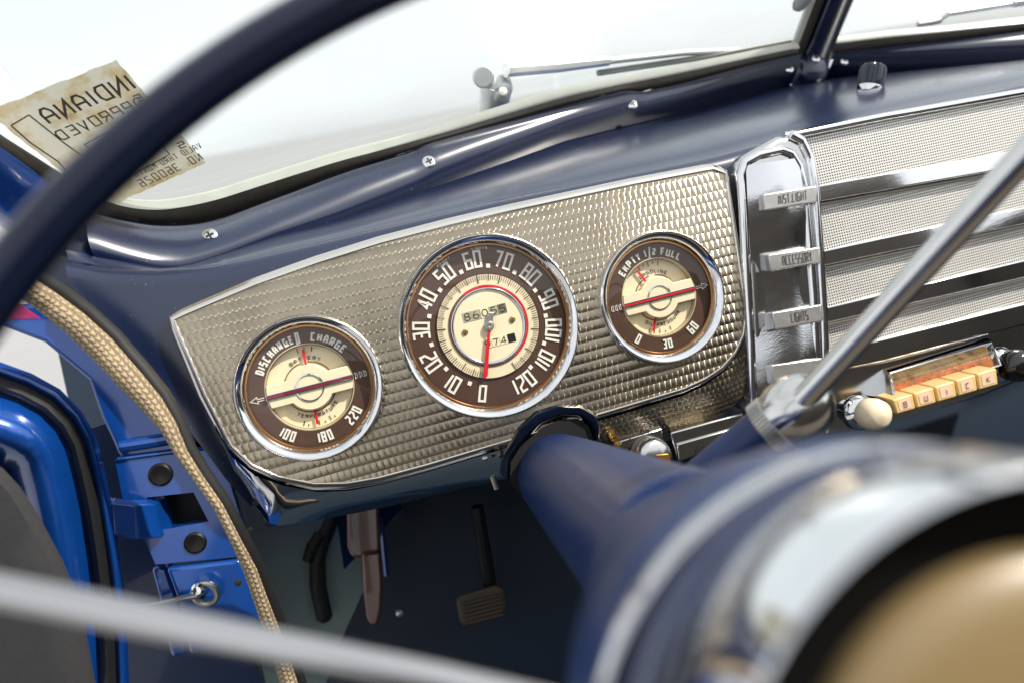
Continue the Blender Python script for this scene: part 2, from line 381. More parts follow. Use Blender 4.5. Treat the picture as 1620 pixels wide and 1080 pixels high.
def stained_paper(name, base, stain, amount, scale=45):
    m = bpy.data.materials.new(name); m.use_nodes = True; t = m.node_tree; b = t.nodes['Principled BSDF']; N = t.nodes.new; L = t.links.new
    tc = N('ShaderNodeTexCoord'); n = N('ShaderNodeTexNoise'); n.inputs['Scale'].default_value = scale; n.inputs['Detail'].default_value = 8; n.inputs['Roughness'].default_value = .65
    L(tc.outputs['Object'], n.inputs['Vector'])
    cr = N('ShaderNodeValToRGB'); e = cr.color_ramp.elements
    e[0].position = .44; e[0].color = (*base, 1); e[1].position = .44+amount; e[1].color = (*stain, 1)
    x = e.new(.44+amount*.45); x.color = (base[0]*.85, base[1]*.72, base[2]*.5, 1)
    L(n.outputs['Fac'], cr.inputs[0]); L(cr.outputs[0], b.inputs['Base Color']); b.inputs['Roughness'].default_value = .75
    # thin paper: daylight behind it glows through
    tr = N('ShaderNodeBsdfTranslucent'); L(cr.outputs[0], tr.inputs['Color']); mx = N('ShaderNodeMixShader'); mx.inputs[0].default_value = .65
    out = [q for q in t.nodes if q.type == 'OUTPUT_MATERIAL'][0]
    L(b.outputs[0], mx.inputs[1]); L(tr.outputs[0], mx.inputs[2]); L(mx.outputs[0], out.inputs['Surface'])
    return m
PAPER = stained_paper('stained_sticker_paper', (.86, .80, .64), (.34, .17, .06), .32)
DIALCARD = stained_paper('worn_orange_dial', (.90, .30, .07), (.30, .16, .06), .26, 90)
DIALCARD2 = stained_paper('worn_tan_dial', (.55, .38, .17), (.16, .09, .035), .22, 90)

# ------------------------------------------------------------------ lettering in strokes
GL = {
 '0': [(1, [(0, 0), (1, 0), (1, 1), (0, 1)])], '1': [(0, [(.5, 0), (.5, 1)])],
 '2': [(0, [(0, 1), (1, 1), (1, .62), (0, .32), (0, 0), (1, 0)])],
 '3': [(0, [(0, 1), (1, 1), (1, 0), (0, 0)]), (0, [(.25, .5), (1, .5)])],
 '4': [(0, [(.75, 0), (.75, 1), (0, .3), (1.1, .3)])], '5': [(0, [(1, 1), (0, 1), (0, .55), (1, .55), (1, 0), (0, 0)])],
 '6': [(0, [(1, 1), (0, 1), (0, 0), (1, 0), (1, .52), (0, .52)])], '7': [(0, [(0, 1), (1, 1), (.35, 0)])],
 '8': [(1, [(0, 0), (1, 0), (1, 1), (0, 1)]), (0, [(0, .52), (1, .52)])], '9': [(0, [(0, 0), (1, 0), (1, 1), (0, 1), (0, .48), (1, .48)])],
 'A': [(0, [(0, 0), (0, .7), (.3, 1), (.7, 1), (1, .7), (1, 0)]), (0, [(0, .42), (1, .42)])],
 'B': [(1, [(0, 0), (1, 0), (1, .45), (.85, .52), (1, .6), (1, 1), (0, 1)]), (0, [(0, .52), (.85, .52)])],
 'C': [(0, [(1, 1), (0, 1), (0, 0), (1, 0)])], 'D': [(1, [(0, 0), (.75, 0), (1, .25), (1, .75), (.75, 1), (0, 1)])],
 'E': [(0, [(1, 1), (0, 1), (0, 0), (1, 0)]), (0, [(0, .52), (.8, .52)])], 'F': [(0, [(1, 1), (0, 1), (0, 0)]), (0, [(0, .52), (.8, .52)])],
 'G': [(0, [(1, 1), (0, 1), (0, 0), (1, 0), (1, .48), (.5, .48)])], 'H': [(0, [(0, 0), (0, 1)]), (0, [(1, 0), (1, 1)]), (0, [(0, .5), (1, .5)])],
 'I': [(0, [(.5, 0), (.5, 1)])], 'K': [(0, [(0, 0), (0, 1)]), (0, [(1, 1), (0, .5), (1, 0)])], 'L': [(0, [(0, 1), (0, 0), (1, 0)])],
 'M': [(0, [(0, 0), (0, 1), (.5, .5), (1, 1), (1, 0)])], 'N': [(0, [(0, 0), (0, 1), (1, 0), (1, 1)])], 'O': [(1, [(0, 0), (1, 0), (1, 1), (0, 1)])],
 'P': [(0, [(0, 0), (0, 1), (1, 1), (1, .48), (0, .48)])], 'R': [(0, [(0, 0), (0, 1), (1, 1), (1, .5), (0, .5)]), (0, [(.4, .5), (1, 0)])],
 'S': [(0, [(1, 1), (0, 1), (0, .52), (1, .52), (1, 0), (0, 0)])], 'T': [(0, [(0, 1), (1, 1)]), (0, [(.5, 1), (.5, 0)])],
 'U': [(0, [(0, 1), (0, 0), (1, 0), (1, 1)])], 'V': [(0, [(0, 1), (.5, 0), (1, 1)])], 'X': [(0, [(0, 0), (1, 1)]), (0, [(0, 1), (1, 0)])],
 'Y': [(0, [(0, 1), (.5, .5), (1, 1)]), (0, [(.5, .5), (.5, 0)])], '/': [(0, [(.2, -.05), (.8, 1.05)])], '.': [(0, [(.4, 0), (.4, .12)])],
 '-': [(0, [(.1, .5), (.9, .5)])], '+': [(0, [(0, .5), (1, .5)]), (0, [(.5, .1), (.5, .9)])], '&': [(0, [(1, 0), (.1, .75), (.4, 1), (.75, .75), (0, .25), (.3, 0), (1, .4)])], ' ': []}
NARROW = {'1': .35, 'I': .35, '.': .35, ' ': .6, '/': .7}
def glyph(mb, ch, o, e0, e1, ez, w, h, st, z):
    for k, (cl, pts) in enumerate(GL.get(ch, [])):
        q = [((x-.5)*(w-st), st/2+y*(h-st)) for x, y in pts]
        if ch in NARROW and ch not in '/ ': q = [((x-.5)*(w-st)*.3, st/2+y*(h-st)) for x, y in pts]
        mb.ribbon(q, st, np.array(e0, float), np.array(e1, float), np.array(ez, float), np.array(o, float), z+k*.00003, closed=bool(cl))
def adv(ch, w, gap): return (w*NARROW.get(ch, 1)+gap)
def line_text(mb, s, o, e0, e1, ez, h, w, gap, st, z=.0002):
    """text centred on o (o is the middle of the baseline)"""
    tot = sum(adv(c, w, gap) for c in s)-gap; x = -tot/2
    for c in s:
        a = adv(c, w, gap)-gap
        glyph(mb, c, np.array(o)+np.array(e0)*(x+a/2), e0, e1, ez, w, h, st, z); x += a+gap
def arc_text(mb, s, c, r, th, h, w, gap, st, inward=False, z=.0):
    """text round the dial centre c; r is the radius of the letters' middle, th degrees clockwise from the top"""
    tot = sum(adv(k, w, gap) for k in s)-gap; x = -tot/2
    for k in s:
        a = adv(k, w, gap)-gap; d = (x+a/2)/r
        t = R(th) + (-d if inward else d)
        rad = np.array((math.sin(t), math.cos(t), 0)); tan = np.array((math.cos(t), -math.sin(t), 0))
        if inward: e0, e1, o = -tan, -rad, rad*(r+h/2)
        else: e0, e1, o = tan, rad, rad*(r-h/2)
        glyph(mb, k, np.array(c)+o+np.array((0, 0, z)), e0, e1, (0, 0, 1), w, h, st, 0); x += a+gap
def ring_tick(mb, c, th, r0, r1, w, z, w2=None):
    t = R(th); rad = np.array((math.sin(t), math.cos(t), 0)); tan = np.array((math.cos(t), -math.sin(t), 0)); c = np.array(c)+np.array((0, 0, z))
    w2 = w if w2 is None else w2
    mb.add([c+rad*r0-tan*w/2, c+rad*r0+tan*w/2, c+rad*r1+tan*w2/2, c+rad*r1-tan*w2/2], [[0, 1, 2, 3]])
def annulus(mb, c, r0, r1, z, a0=0, a1=360, seg=96):
    c = np.array(c)+np.array((0, 0, z)); rows = []
    for k in range(seg+1):
        t = R(a0+(a1-a0)*k/seg); d = np.array((math.sin(t), math.cos(t), 0)); rows.append([c+d*r0, c+d*r1])
    mb.loft(rows)
def NX(z): return (0, 0, 1)
EU, EV, EN = np.array((1., 0, 0)), np.array((0, 1., 0)), np.array((0, 0, 1.))

# ================================================================== SETTING
mb = MB()
me = bpy.data.meshes.new('ground'); S = 1500
me.from_pydata([(-S, -S, 0), (S, -S, 0), (S, S, 0), (-S, S, 0)], [], [(0, 1, 2, 3)])
g = bpy.data.objects.new('ground', me); SC.collection.objects.link(g); me.materials.append(CONCRETE); g['kind'] = 'structure'; g['label'] = 'pale concrete ground outside the car'

# car floor and firewall
mb = MB(); mb.slab([(-.55, -.56, -.25), (1.45, -.56, -.25), (1.45, -.42, 1.6), (-.55, -.42, 1.6)], (0, -.03, 0))
o = part('floor', mb, CARPET); o['kind'] = 'structure'; o['label'] = 'dark blue car floor covering'
mb = MB(); mb.slab([(-.40, -.57, -.24), (1.30, -.57, -.24), (1.30, .10, -.36), (-.40, .10, -.36)], (0, 0, -.02))
o = part('firewall', mb, mat('dark_teal_paint', (.003, .014, .034), 0, .5, var=.4, vscale=9)); tag(o, 'dark blue firewall at the back of the footwell behind the pedal', 'firewall')

# ================================================================== DASHBOARD BODY
def PB(x, y):   # plane the garnish moulding and dash top meet on, following the two halves of the windshield
    if x <= 1290: return onp(x, y, (0, 0, -.110), (.32, 0, 1))
    return onp(x, y, (0, 0, -.430), (-.32, 0, 1))
Bl = [(93, 393), (178, 409), (249, 424), (289, 422), (356, 400), (440, 372), (540, 345), (718, 284), (895, 222), (1080, 178), (1213, 142), (1290, 126), (1330, 121), (1450, 110), (1620, 96), (1800, 80)]
Bp = [PB(*p) for p in Bl]
bu = [p[0] for p in Bp]; bv = [p[1] for p in Bp]; bn = [p[2] for p in Bp]
def edge_v(u): return float(np.interp(u, [-.275, -.25, -.22, -.183, -.12, -.063, .034, .22, .3, .6], [.116, .104, .096, .090, .090, .091, .092, .090, .094, .094]))
dash = thing('dashboard', 'dark navy painted dashboard running under the windshield', 'dashboard', (0.1, -.13, -.1))
mb = MB(); rows = []; NC = 70
def leftu(v): return float(np.interp(v, [-.14, -.082, .113], [-.185, -.201, -.274]))
secs = []
for k in range(NC+1):
    t = k/NC; t = t**1.35; col = []
    for f_ in (0, .2, .4, .6, .8, .97):
        l = leftu(-.085); u = l+(.75-l)*t; vb_ = float(np.interp(u, [-.2, -.1, .1, .3], [-.086, -.100, -.114, -.150])); v = vb_+(.045-vb_)*f_
        l = leftu(v); u = l+(.75-l)*t; col.append((u, v, -.012-.012*(f_ == 0)))
    l = leftu(.113); u = l+(.75-l)*t; ve = edge_v(u)
    for a in (0, 15, 30, 45, 60, 75, 88):
        rr = .013; col.append((u, ve-rr+rr*math.sin(R(a)), -.012-rr+rr*math.cos(R(a))))
    vb = float(np.interp(u, bu, bv)); nb = float(np.interp(u, bu, bn))
    e = np.array(col[-1])
    for q in (.05, .12, .2, .3, .4, .5, .6, .7, .8, .9, 1.0):
        col.append((u, e[1]+(vb-e[1])*(q**.78), e[2]+(nb-.004-e[2])*q))
    col.append((u, vb+.01, nb-.02))
    secs.append(col)
mb.loft(secs, flip=True)
part('dash_body', mb, NAVY, dash, smooth=60)
mb = MB(); c0 = secs[0]; mb.loft([[np.array(p) for p in c0], [np.array((p[0]+.01, p[1], p[2]-.10)) for p in c0]])
part('dash_end', mb, NAVY, dash)
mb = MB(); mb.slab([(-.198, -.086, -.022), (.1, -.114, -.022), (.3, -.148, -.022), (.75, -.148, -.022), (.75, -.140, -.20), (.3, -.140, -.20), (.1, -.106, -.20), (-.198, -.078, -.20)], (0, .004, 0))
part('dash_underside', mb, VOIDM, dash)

# ================================================================== WINDSHIELD, MOULDING, PILLARS
RK = R(40.0)
d2 = np.array((0, -math.sin(RK)*ST + math.cos(RK)*CT, math.sin(RK)*CT + math.cos(RK)*ST))
CPT = np.array((.50, .197, -.270))
def gplane(side, off=0.0):
    d1 = np.array((1, 0, -.32 if side < 0 else .32)); nr = unit(np.cross(d1, d2)); return CPT+nr*off, nr
def PG(x, y, off=0.0, side=None):
    side = side if side is not None else (-1 if x <= 1290 else 1)
    p, nr = gplane(side, off); return onp(x, y, p, nr)
Tl = [(150, 332), (169, 340), (210, 350), (267, 356), (338, 351), (444, 311), (540, 272), (640, 243), (652, 238), (673, 227), (740, 208), (807, 191), (895, 167), (984, 143), (998, 144), (1011, 147), (1080, 132), (1169, 107), (1271, 83)]
Gl = [(140, 300), (150, 312), (178, 325), (249, 335), (333, 320), (444, 284), (540, 254), (640, 229), (718, 208), (807, 181), (895, 155), (984, 136), (1080, 117), (1169, 97), (1253, 79)]
Sl = [(150, 290), (165, 308), (195, 322), (250, 326), (329, 312), (444, 273), (540, 243), (640, 209), (718, 184), (807, 155), (895, 129), (984, 113), (1080, 95), (1169, 79), (1249, 63)]
Tr = [(1312, 86), (1400, 76), (1500, 65), (1620, 49), (1760, 32)]
Gr = [(1318, 71), (1400, 61), (1500, 51), (1620, 37), (1760, 18)]
Sr = [(1322, 54), (1400, 45), (1500, 38), (1620, 27), (1760, 10)]
Sl = [(x, y+.3*(float(np.interp(x, [p[0] for p in Gl], [p[1] for p in Gl]))-y)) for x, y in Sl]; Sr = [(x, y+.3*(float(np.interp(x, [p[0] for p in Gr], [p[1] for p in Gr]))-y)) for x, y in Sr]
def resample(pts, xs):
    f = lambda q: float(np.interp(q, [p[0] for p in pts], [p[1] for p in pts]))
    if len(pts) < 8: return [(x, f(x)) for x in xs]
    lo, hi = pts[0][0], pts[-1][0]
    def g(x):   # gentle smoothing of the traced edge, narrower at the sharp little steps
        w_ = min(8.0 if 630 < x < 690 or 970 < x < 1020 else 30.0, x-lo, hi-x) if lo < x < hi else 0
        return float(np.mean([f(x+w_*k) for k in (-1, -.66, -.33, 0, .33, .66, 1)]))
    return [(x, g(x)) for x in xs]
SCREWS = []
def moulding(name, label, T, xs, side, x0b):
    t = thing(name, label, 'moulding', Bp[5] if side < 0 else Bp[13])
    mb = MB(); rows = []
    Tq = resample(T, xs)
    for (x, y) in Tq:
        p = PG(x, y, .010, side); b_u = p[0]
        vb = float(np.interp(b_u, bu, bv)); nb = float(np.interp(b_u, bu, bn))
        B = np.array((b_u, vb-.002, nb-.003)); row = []
        hgt = np.linalg.norm(p-B)
        for q in np.linspace(0, 1, 15):
            bul = .015*math.sin(math.pi*min(1, q*1.02))**.7 + .004*math.exp(-((q-.80)/.07)**2)
            row.append(B+(p-B)*q + bul*np.array((0, .25, 1.0)))
        row.append(p+np.array((0, -.004, -.010)))
        rows.append(row)
    mb.loft(rows)
    # closed end at the outer side
    part('strip', mb, NAVY, t, smooth=60); return t
xsL = sorted(set(list(range(150, 1260, 14))+[640, 646, 652, 662, 673, 984, 990, 998, 1004, 1011, 1262]))
ml = moulding('garnish_moulding', 'long rounded navy garnish moulding under the driver side windshield, with bare screws', Tl, xsL, -1, 93)
mr = moulding('garnish_moulding', 'navy garnish moulding to the right of the centre pillar, below the passenger windshield', Tr, list(range(1314, 1761, 14)), 1, 1320)
def screw(parent, x, y, r, p, mt=CHROME, nrm=None):
    nrm = unit(nrm if nrm is not None else (0, .35, 1)); mb = MB()
    mb.lathe(p, nrm, [(r*1.15, -.002), (r*1.15, .0003), (r, .0010), (r*.6, .0015), (0, .0016)], 24)
    s = part('screw', mb, mt, parent)
    e0 = unit(np.cross((0, 1, 0), nrm)); e1 = np.cross(nrm, e0); a = R(17); c_, s_ = math.cos(a), math.sin(a)
    x0, y0 = e0*c_+e1*s_, e1*c_-e0*s_; mb = MB(); w = r*.16; l = r*.62
    mb.prism([(-l, -w), (l, -w), (l, w), (-l, w)], x0, y0, nrm, p, .0005, .00185); mb.prism([(-w, w), (w, w), (w, l), (-w, l)], x0, y0, nrm, p, .0005, .00186)
    mb.prism([(-w, -l), (w, -l), (w, -w), (-w, -w)], x0, y0, nrm, p, .0005, .00186)
    part('cross_slot', mb, INK, s, smooth=0)
def on_moulding(x, y, extra=.0):
    # a point on the moulding's bulge: between the glass line and the dash line
    side = -1 if x <= 1290 else 1
    T = Tl if side < 0 else Tr
    best = None
    for xx in np.arange(x-60, x+60, 1.0):
        yy = resample(T, [xx])[0][1]; p = PG(xx, yy, .010, side)
        vb = float(np.interp(p[0], bu, bv)); nb = float(np.interp(p[0], bu, bn)); B = np.array((p[0], vb-.002, nb-.003))
        for q in np.linspace(.1, .95, 40):
            bul = .015*math.sin(math.pi*min(1, q*1.02))**.7 + .004*math.exp(-((q-.80)/.07)**2)
            P_ = B+(p-B)*q+bul*np.array((0, .25, 1.0)); c = RC@P_+TC; e = (810+F*c[0]/c[2]-x)**2+(540+F*c[1]/c[2]-y)**2
            if best is None or e < best[0]: best = (e, P_)
    return best[1]
for (x, y, r, par) in ((332, 373, .0052, ml), (679, 257, .0050, ml), (1000, 165, .0048, ml), (1249, 109, .0045, ml), (1336, 97, .0045, mr)):
    screw(par, x, y, r, on_moulding(x, y))

def band(name, A, B_, offA, offB, xs, side, m_, par, thick):
    mb = MB(); rows = []
    a = resample(A, xs); b = resample(B_, xs)
    for (p, q) in zip(a, b):
        P0 = PG(p[0], p[1], offA, side); P1 = PG(q[0], q[1], offB, side); nr = gplane(side)[1]; row = []
        for k in np.linspace(0, 1, 7): row.append(P0+(P1-P0)*k+nr*thick*math.sin(math.pi*k))
        rows.append([P0-nr*.012]+row)
    mb.loft(rows); return part(name, mb, m_, par, smooth=60)
def pane(label, outline, side):
    t = thing('windshield', label, 'windshield', PG(*outline[0], 0, side))
    mb = MB(); nr = gplane(side)[1]
    mb.slab([PG(x, y, -.004, side) for x, y in outline], nr*-.005)
    part('glass', mb, WGLASS, t, smooth=0); return t
up_c = CPT+d2*.36
wl = pane('dusty driver side windshield pane with an old sticker in its lower corner', [(150, 300), (190, 335), (250, 345), (444, 292), (640, 234), (895, 150), (1080, 112), (1262, 76), (1400, -180), (-500, -560)], -1)
wr = pane('passenger side windshield pane to the right of the centre pillar', [(1310, 75), (1500, 56), (1780, 26), (2300, -600), (1450, -260)], 1)
xsb = list(range(150, 1250, 12))+[1252, 1262]
band('rubber_gasket', Tl, Gl, .009, .007, xsb, -1, RUBBER, wl, .002)
band('glazing_seal', Gl, Sl, .0065, .000, xsb, -1, SEAL, wl, .003)
xsr = list(range(1314, 1761, 12))
band('rubber_gasket', Tr, Gr, .009, .007, xsr, 1, RUBBER, wr, .002)
band('glazing_seal', Gr, Sr, .0065, .000, xsr, 1, SEAL, wr, .003)
# left edge gasket, running up the A pillar
mb = MB(); mb.tube([PG(x, y, .004, -1) for x, y in ((215, 341), (170, 332), (140, 318), (110, 300), (50, 262), (0, 231), (-120, 150), (-300, 20))], .0065, 12)
part('rubber_gasket', mb, RUBBER, wl)
# centre pillar
pl_ = thing('windshield_pillar', 'dark navy slanting pillar between the two windshield panes', 'pillar', CPT)
mb = MB(); rows = []
for k in np.linspace(-.012, .34, 24):
    wdt = .0150+.004*max(0, .03-k)/.03; c = CPT+d2*k+np.array((0, 0, .004)); nf = np.cross(EU, d2)
    row = []
    for a in np.linspace(0, 2*math.pi, 20, endpoint=False):
        row.append(c+EU*wdt*1.15*math.copysign(abs(math.cos(a))**.7, math.cos(a))+nf*.016*math.copysign(abs(math.sin(a))**.8, math.sin(a)))
    rows.append(row)
mb.loft(rows, closed=True); part('pillar_cover', mb, NAVY, pl_, smooth=60)
mb = MB(); mb.tube([CPT+d2*k+np.array((-.0225, 0, .003)) for k in np.linspace(0, .34, 10)], .006, 10); part('rubber_gasket', mb, RUBBER, pl_)
mb = MB(); mb.tube([CPT+d2*k+np.array((-.0300, 0, -.001)) for k in np.linspace(.004, .34, 10)], .0045, 10); part('glazing_seal', mb, SEAL, pl_)
pf = np.mean([on_moulding(1290, 100)], axis=0)
mb = MB(); mb.lathe(pf+np.array((-.001, -.002, -.006)), (0, .3, 1), [(.021, -.02), (.021, 0), (.017, .006), (.009, .009), (0, .010)], 28); part('foot_cover', mb, NAVY, pl_, smooth=60)
screw(pl_, 0, 0, .0045, pf+np.array((-.001, .004, .0035)))

# rear-view mirror edge at the top of the frame
mb = MB(); mb.lathe(PG(1267, -1, .002, -1), gplane(-1)[1], [(.011, 0), (.0125, .002), (.0115, .005), (0, .006)], 32)
o = part('round_mount', mb, mat('grey_back', (.50, .50, .50), .3, .4)); tag(o, 'small round grey mount on the windshield left of the centre pillar', 'mount')

# A pillar and its trim beside the windshield corner
ap = thing('door_pillar', 'blue painted windshield side pillar at the left edge behind the wheel rim', 'pillar', dep(60, 360, .52))
mb = MB()
rows = []
for (x, y) in ((215, 392), (160, 372), (110, 345), (50, 300), (-30, 245), (-150, 160), (-320, 40)):
    P0 = PG(x, y-42, .006, -1); P1 = PG(x-46, y+36, .020, -1); row = []
    for k in np.linspace(0, 1, 9): row.append(P0+(P1-P0)*k+np.array((.25, .3, 1))*.014*math.sin(math.pi*k))
    row.append(P1+np.array((-.02, 0, -.05))); rows.append(row)
mb.loft(rows, flip=True); part('pillar_cover', mb, BLUE, ap, smooth=60)

# ------------------------------------------------------------------ inspection sticker on the glass
st = thing('inspection_sticker', 'torn rust-stained paper sticker on the inside of the windshield corner, printed in reverse', 'sticker', PG(175, 325, 0, -1))
q = [PG(-22, 176, 0, -1), PG(183, 94, 0, -1), PG(325, 257, 0, -1), PG(168, 328, 0, -1)]
gn = gplane(-1)[1]
def sk(a, b): return q[0]*(1-a)*(1-b)+q[1]*a*(1-b)+q[2]*a*b+q[3]*(1-a)*b
mb = MB(); n = 24; rag = [random.uniform(-.006, .006) for _ in range(4*n)]; loop = []
for k in range(n): loop.append(sk(k/n, rag[k]))
for k in range(n): loop.append(sk(1+rag[n+k], k/n))
for k in range(n): loop.append(sk(1-k/n, 1+rag[2*n+k]))
for k in range(n): loop.append(sk(rag[3*n+k], 1-k/n))
mb.add([p+gn*.0009 for p in loop], [list(range(len(loop)))]); part('paper', mb, PAPER, st, smooth=0)
mb = MB()
sx = unit(q[1]-q[0]); sy = unit(np.cross(gn, sx)); wS = np.linalg.norm(q[1]-q[0]); hS = np.linalg.norm(q[3]-q[0])
def stext(s, a, b, h, w, gap, stw, dirx=None):
    # mirrored printing: the reading direction runs from right to left
    e = unit(sk(a-.1, b)-sk(a, b)) if dirx is None else dirx
    up = unit(sk(a, b-.1)-sk(a, b)); o_ = sk(a, b)+gn*.0012
    line_text(mb, s, o_, e, up, gn, h*hS, w*hS, gap*hS, stw*hS*.78, 0)
stext('INDIANA', .62, .235, .125, .078, .020, .020); stext('APPROVED', .58, .375, .085, .054, .018, .013)
stext('VALID THRU MONTH & YEAR INDIC', .50, .865, .055, .0235, .0095, .008); stext('NO. 360026', .70, .965, .075, .036, .015, .010)
stext('1976', .30, .70, .05, .030, .012, .007); stext('1977', .29, .79, .05, .030, .012, .007)
stext('E', .93, .33, .06, .05, .02, .014); stext('X', .945, .43, .06, .05, .02, .014); stext('S', .94, .80, .06, .05, .02, .012)
def sline(pts, wd_=.008, closed=True):
    mb.ribbon([(a*wS, -b*hS) for a, b in pts], wd_*hS, sx, -unit(q[3]-q[0])*-1*-1, gn, sk(0, 0)+gn*.0012, 0, closed=closed)
def sline3(pts, wd_=.008, closed=True):
    P3 = [sk(a, b)+gn*.0012 for a, b in pts]; m_ = len(P3)
    for i in range(m_ if closed else m_-1):
        a, b = P3[i], P3[(i+1) % m_]; d = unit(b-a); s_ = np.cross(gn, d)*wd_*hS/2
        mb.add([a-s_, b-s_, b+s_, a+s_], [[0, 1, 2, 3]])
sline3([(.32, .46), (.78, .42), (.80, .80), (.36, .84)])
sline3([(.04, .14), (.20, .12), (.215, .40), (.235, .56), (.19, .60), (.17, .66), (.12, .62), (.07, .66), (.03, .62), (.055, .5), (.03, .3)], .009)
sline3([(.20, .66), (.245, .655), (.25, .715), (.205, .72)])
part('printing', mb, mat('faded_print', (.13, .10, .075), 0, .7, var=.45, vscale=200), st, smooth=0)

# ------------------------------------------------------------------ wipers outside the glass
def wiper(label, arm, blade, post=None, off=-.03, side=-1, wk=1):
    t = thing('wiper', label, 'wiper', PG(*arm[0], off, side), 'windshield wipers outside the glass')
    mb = MB()
    if post:
        b0 = PG(*post[0], off, side); b1 = PG(*post[1], off, side); mb.tube([b0+np.array((0, -.02, 0)), b0, b0*.25+b1*.75, b1], [.0150, .0150, .0150, .0135], 24)
        mb.lathe(b1+np.array((0, -.002, -.004)), (0, .3, 1), [(.0150, -.012), (.0160, 0), (.0135, .007), (.006, .011), (0, .0115)], 28)
        part('pivot_post', mb, PALE, t, smooth=60)
        mb = MB(); mb.lathe(PG(*post[2], off+.016, side), (.1, .1, 1), [(.0065, -.006), (.0065, .003), (.004, .006), (0, .0065)], 20); part('pivot_nut', mb, STEEL, t)
        mb = MB(); mb.tube([PG(*post[3], off-.012, side), PG(*post[3], off+.004, side)], .0105, 24); part('arm_head', mb, PALE, t, bevel=.002)
    P3 = [PG(x, y, off+.004, side) for x, y in arm]
    mb = MB(); mb.tube(P3[:3], [.0080*wk, .0074*wk, .0060*wk], 8, squash=(1, .8)); part('arm', mb, PALE, t)
    mb = MB(); mb.tube(P3[2:], .0034*wk, 10); part('arm_rod', mb, PALE, t)
    mb = MB(); mb.tube([PG(x, y, off+.006, side) for x, y in blade], .0032*wk, 8); part('blade', mb, mat('wiper_blade', (.20, .205, .19), .3, .4), t)
    return t
wiper('metal wiper with a round pivot post outside the driver side glass', [(800, 112), (880, 106), (962, 97), (1080, 84), (1130, 82), (1170, 80)],
      [(946, 116), (1020, 105), (1120, 90), (1255, 64)], [(778, 190), (786, 132), (793, 149), (765, 122)])
wiper('thin metal wiper arm outside the passenger side glass', [(1760, -22), (1680, -8), (1602, 6), (1500, 22), (1488, 31), (1462, 36)], [(1452, 39), (1475, 36), (1488, 33)], None, -.03, 1)

# faint lamp post far off beyond the glass
lp = dep(880, 138, 40.0); lt = dep(876, 100, 40.0)
mb = MB(); b_ = W(lp)
o = thing('lamp_post', 'thin pale lamp post far away beyond the windshield', 'lamp post', (lp[0], lp[1], lp[2]))
mb.tube([lp-np.array((0, 3, 0))*1.0, lp, lt], .06, 8); part('pole', mb, PALE, o)
mb = MB(); mb.lathe(lt, (0, 1, 0), [(.05, -.1), (.2, 0), (.22, .15), (.1, .35), (0, .4)], 12); part('lamp_head', mb, PALE, o)

# ================================================================== INSTRUMENT PANEL
ip = thing('instrument_panel', 'engine-turned nickel instrument panel carrying three round gauges', 'gauge panel', (0, 0, -.01))
FACE = [(-212, 57), (-155, 67.5), (-110, 73), (-63, 77), (-10, 79), (34, 79.5), (137, 79), (205, 77), (214, 72), (213, 55), (210, 8), (206, -38), (200, -55), (190, -67), (176, -76), (160, -81), (140, -84), (75, -85), (-7, -85.5), (-70, -86.5), (-105, -86), (-128, -83.5), (-150, -77.5), (-172, -66), (-187, -53), (-197, -36), (-205, 3)]
FACE = [(a/1000, b/1000) for a, b in FACE]
def dense(loop, step=.006):
    out = []
    for i in range(len(loop)):
        a = np.array(loop[i]); b = np.array(loop[(i+1) % len(loop)]); k = max(1, int(np.linalg.norm(b-a)/step))
        for j in range(k): out.append(tuple(a+(b-a)*j/k))
    return out
FD = dense(FACE)
CS = (.0006, .0004); CL = (-.1366, -.0108); CR = (.1392, -.0105); RS, RG = .0675, .0488
def circ2(c, r, n=72): return [(c[0]+r*math.cos(2*math.pi*k/n), c[1]+r*math.sin(2*math.pi*k/n)) for k in range(n)]
mb = MB(); mb.filled(FD, [circ2(CS, RS-.003), circ2(CL, RG*1.075-.004), circ2(CR, RG*1.075-.004)], 0.0)
part('face', mb, TURNED, ip, smooth=0)
# chrome edge round the face: a rounded lip above and at the sides
ctr = np.mean(FACE, axis=0)
def outward(loop):
    n_ = []
    for i in range(len(loop)):
        a = np.array(loop[i-1]); b = np.array(loop[(i+1) % len(loop)]); d = unit(b-a); n_.append(np.array((d[1], -d[0])))
    cen = np.mean(loop, axis=0)
    s = np.sign(sum((n_[i] @ (np.array(loop[i])-cen)) for i in range(len(loop))))
    return [x*s for x in n_]
on = outward(FD)
rows = []
for p, d in zip(FD, on):
    p = np.array(p); row = []
    bot = p[1] < -.05 or (p[1] < -.0 and abs(d[1]) > .3)
    for w_, h_ in ((0, 0), (.0003, .0009), (.0010, .0011), (.0030, -.0002), (.0052, -.0022), (.0062, -.0040), (.0066, -.0065), (.0066, -.012)):
        row.append((p[0]+d[0]*w_, p[1]+d[1]*w_, h_))
    rows.append(row)
rows.append(rows[0]); mb = MB(); mb.loft(rows, flip=True)
part('chrome_edge', mb, mat('polished_nickel', (.74, .71, .66), 1, .10, rvar=.12, vscale=60), ip, smooth=70)
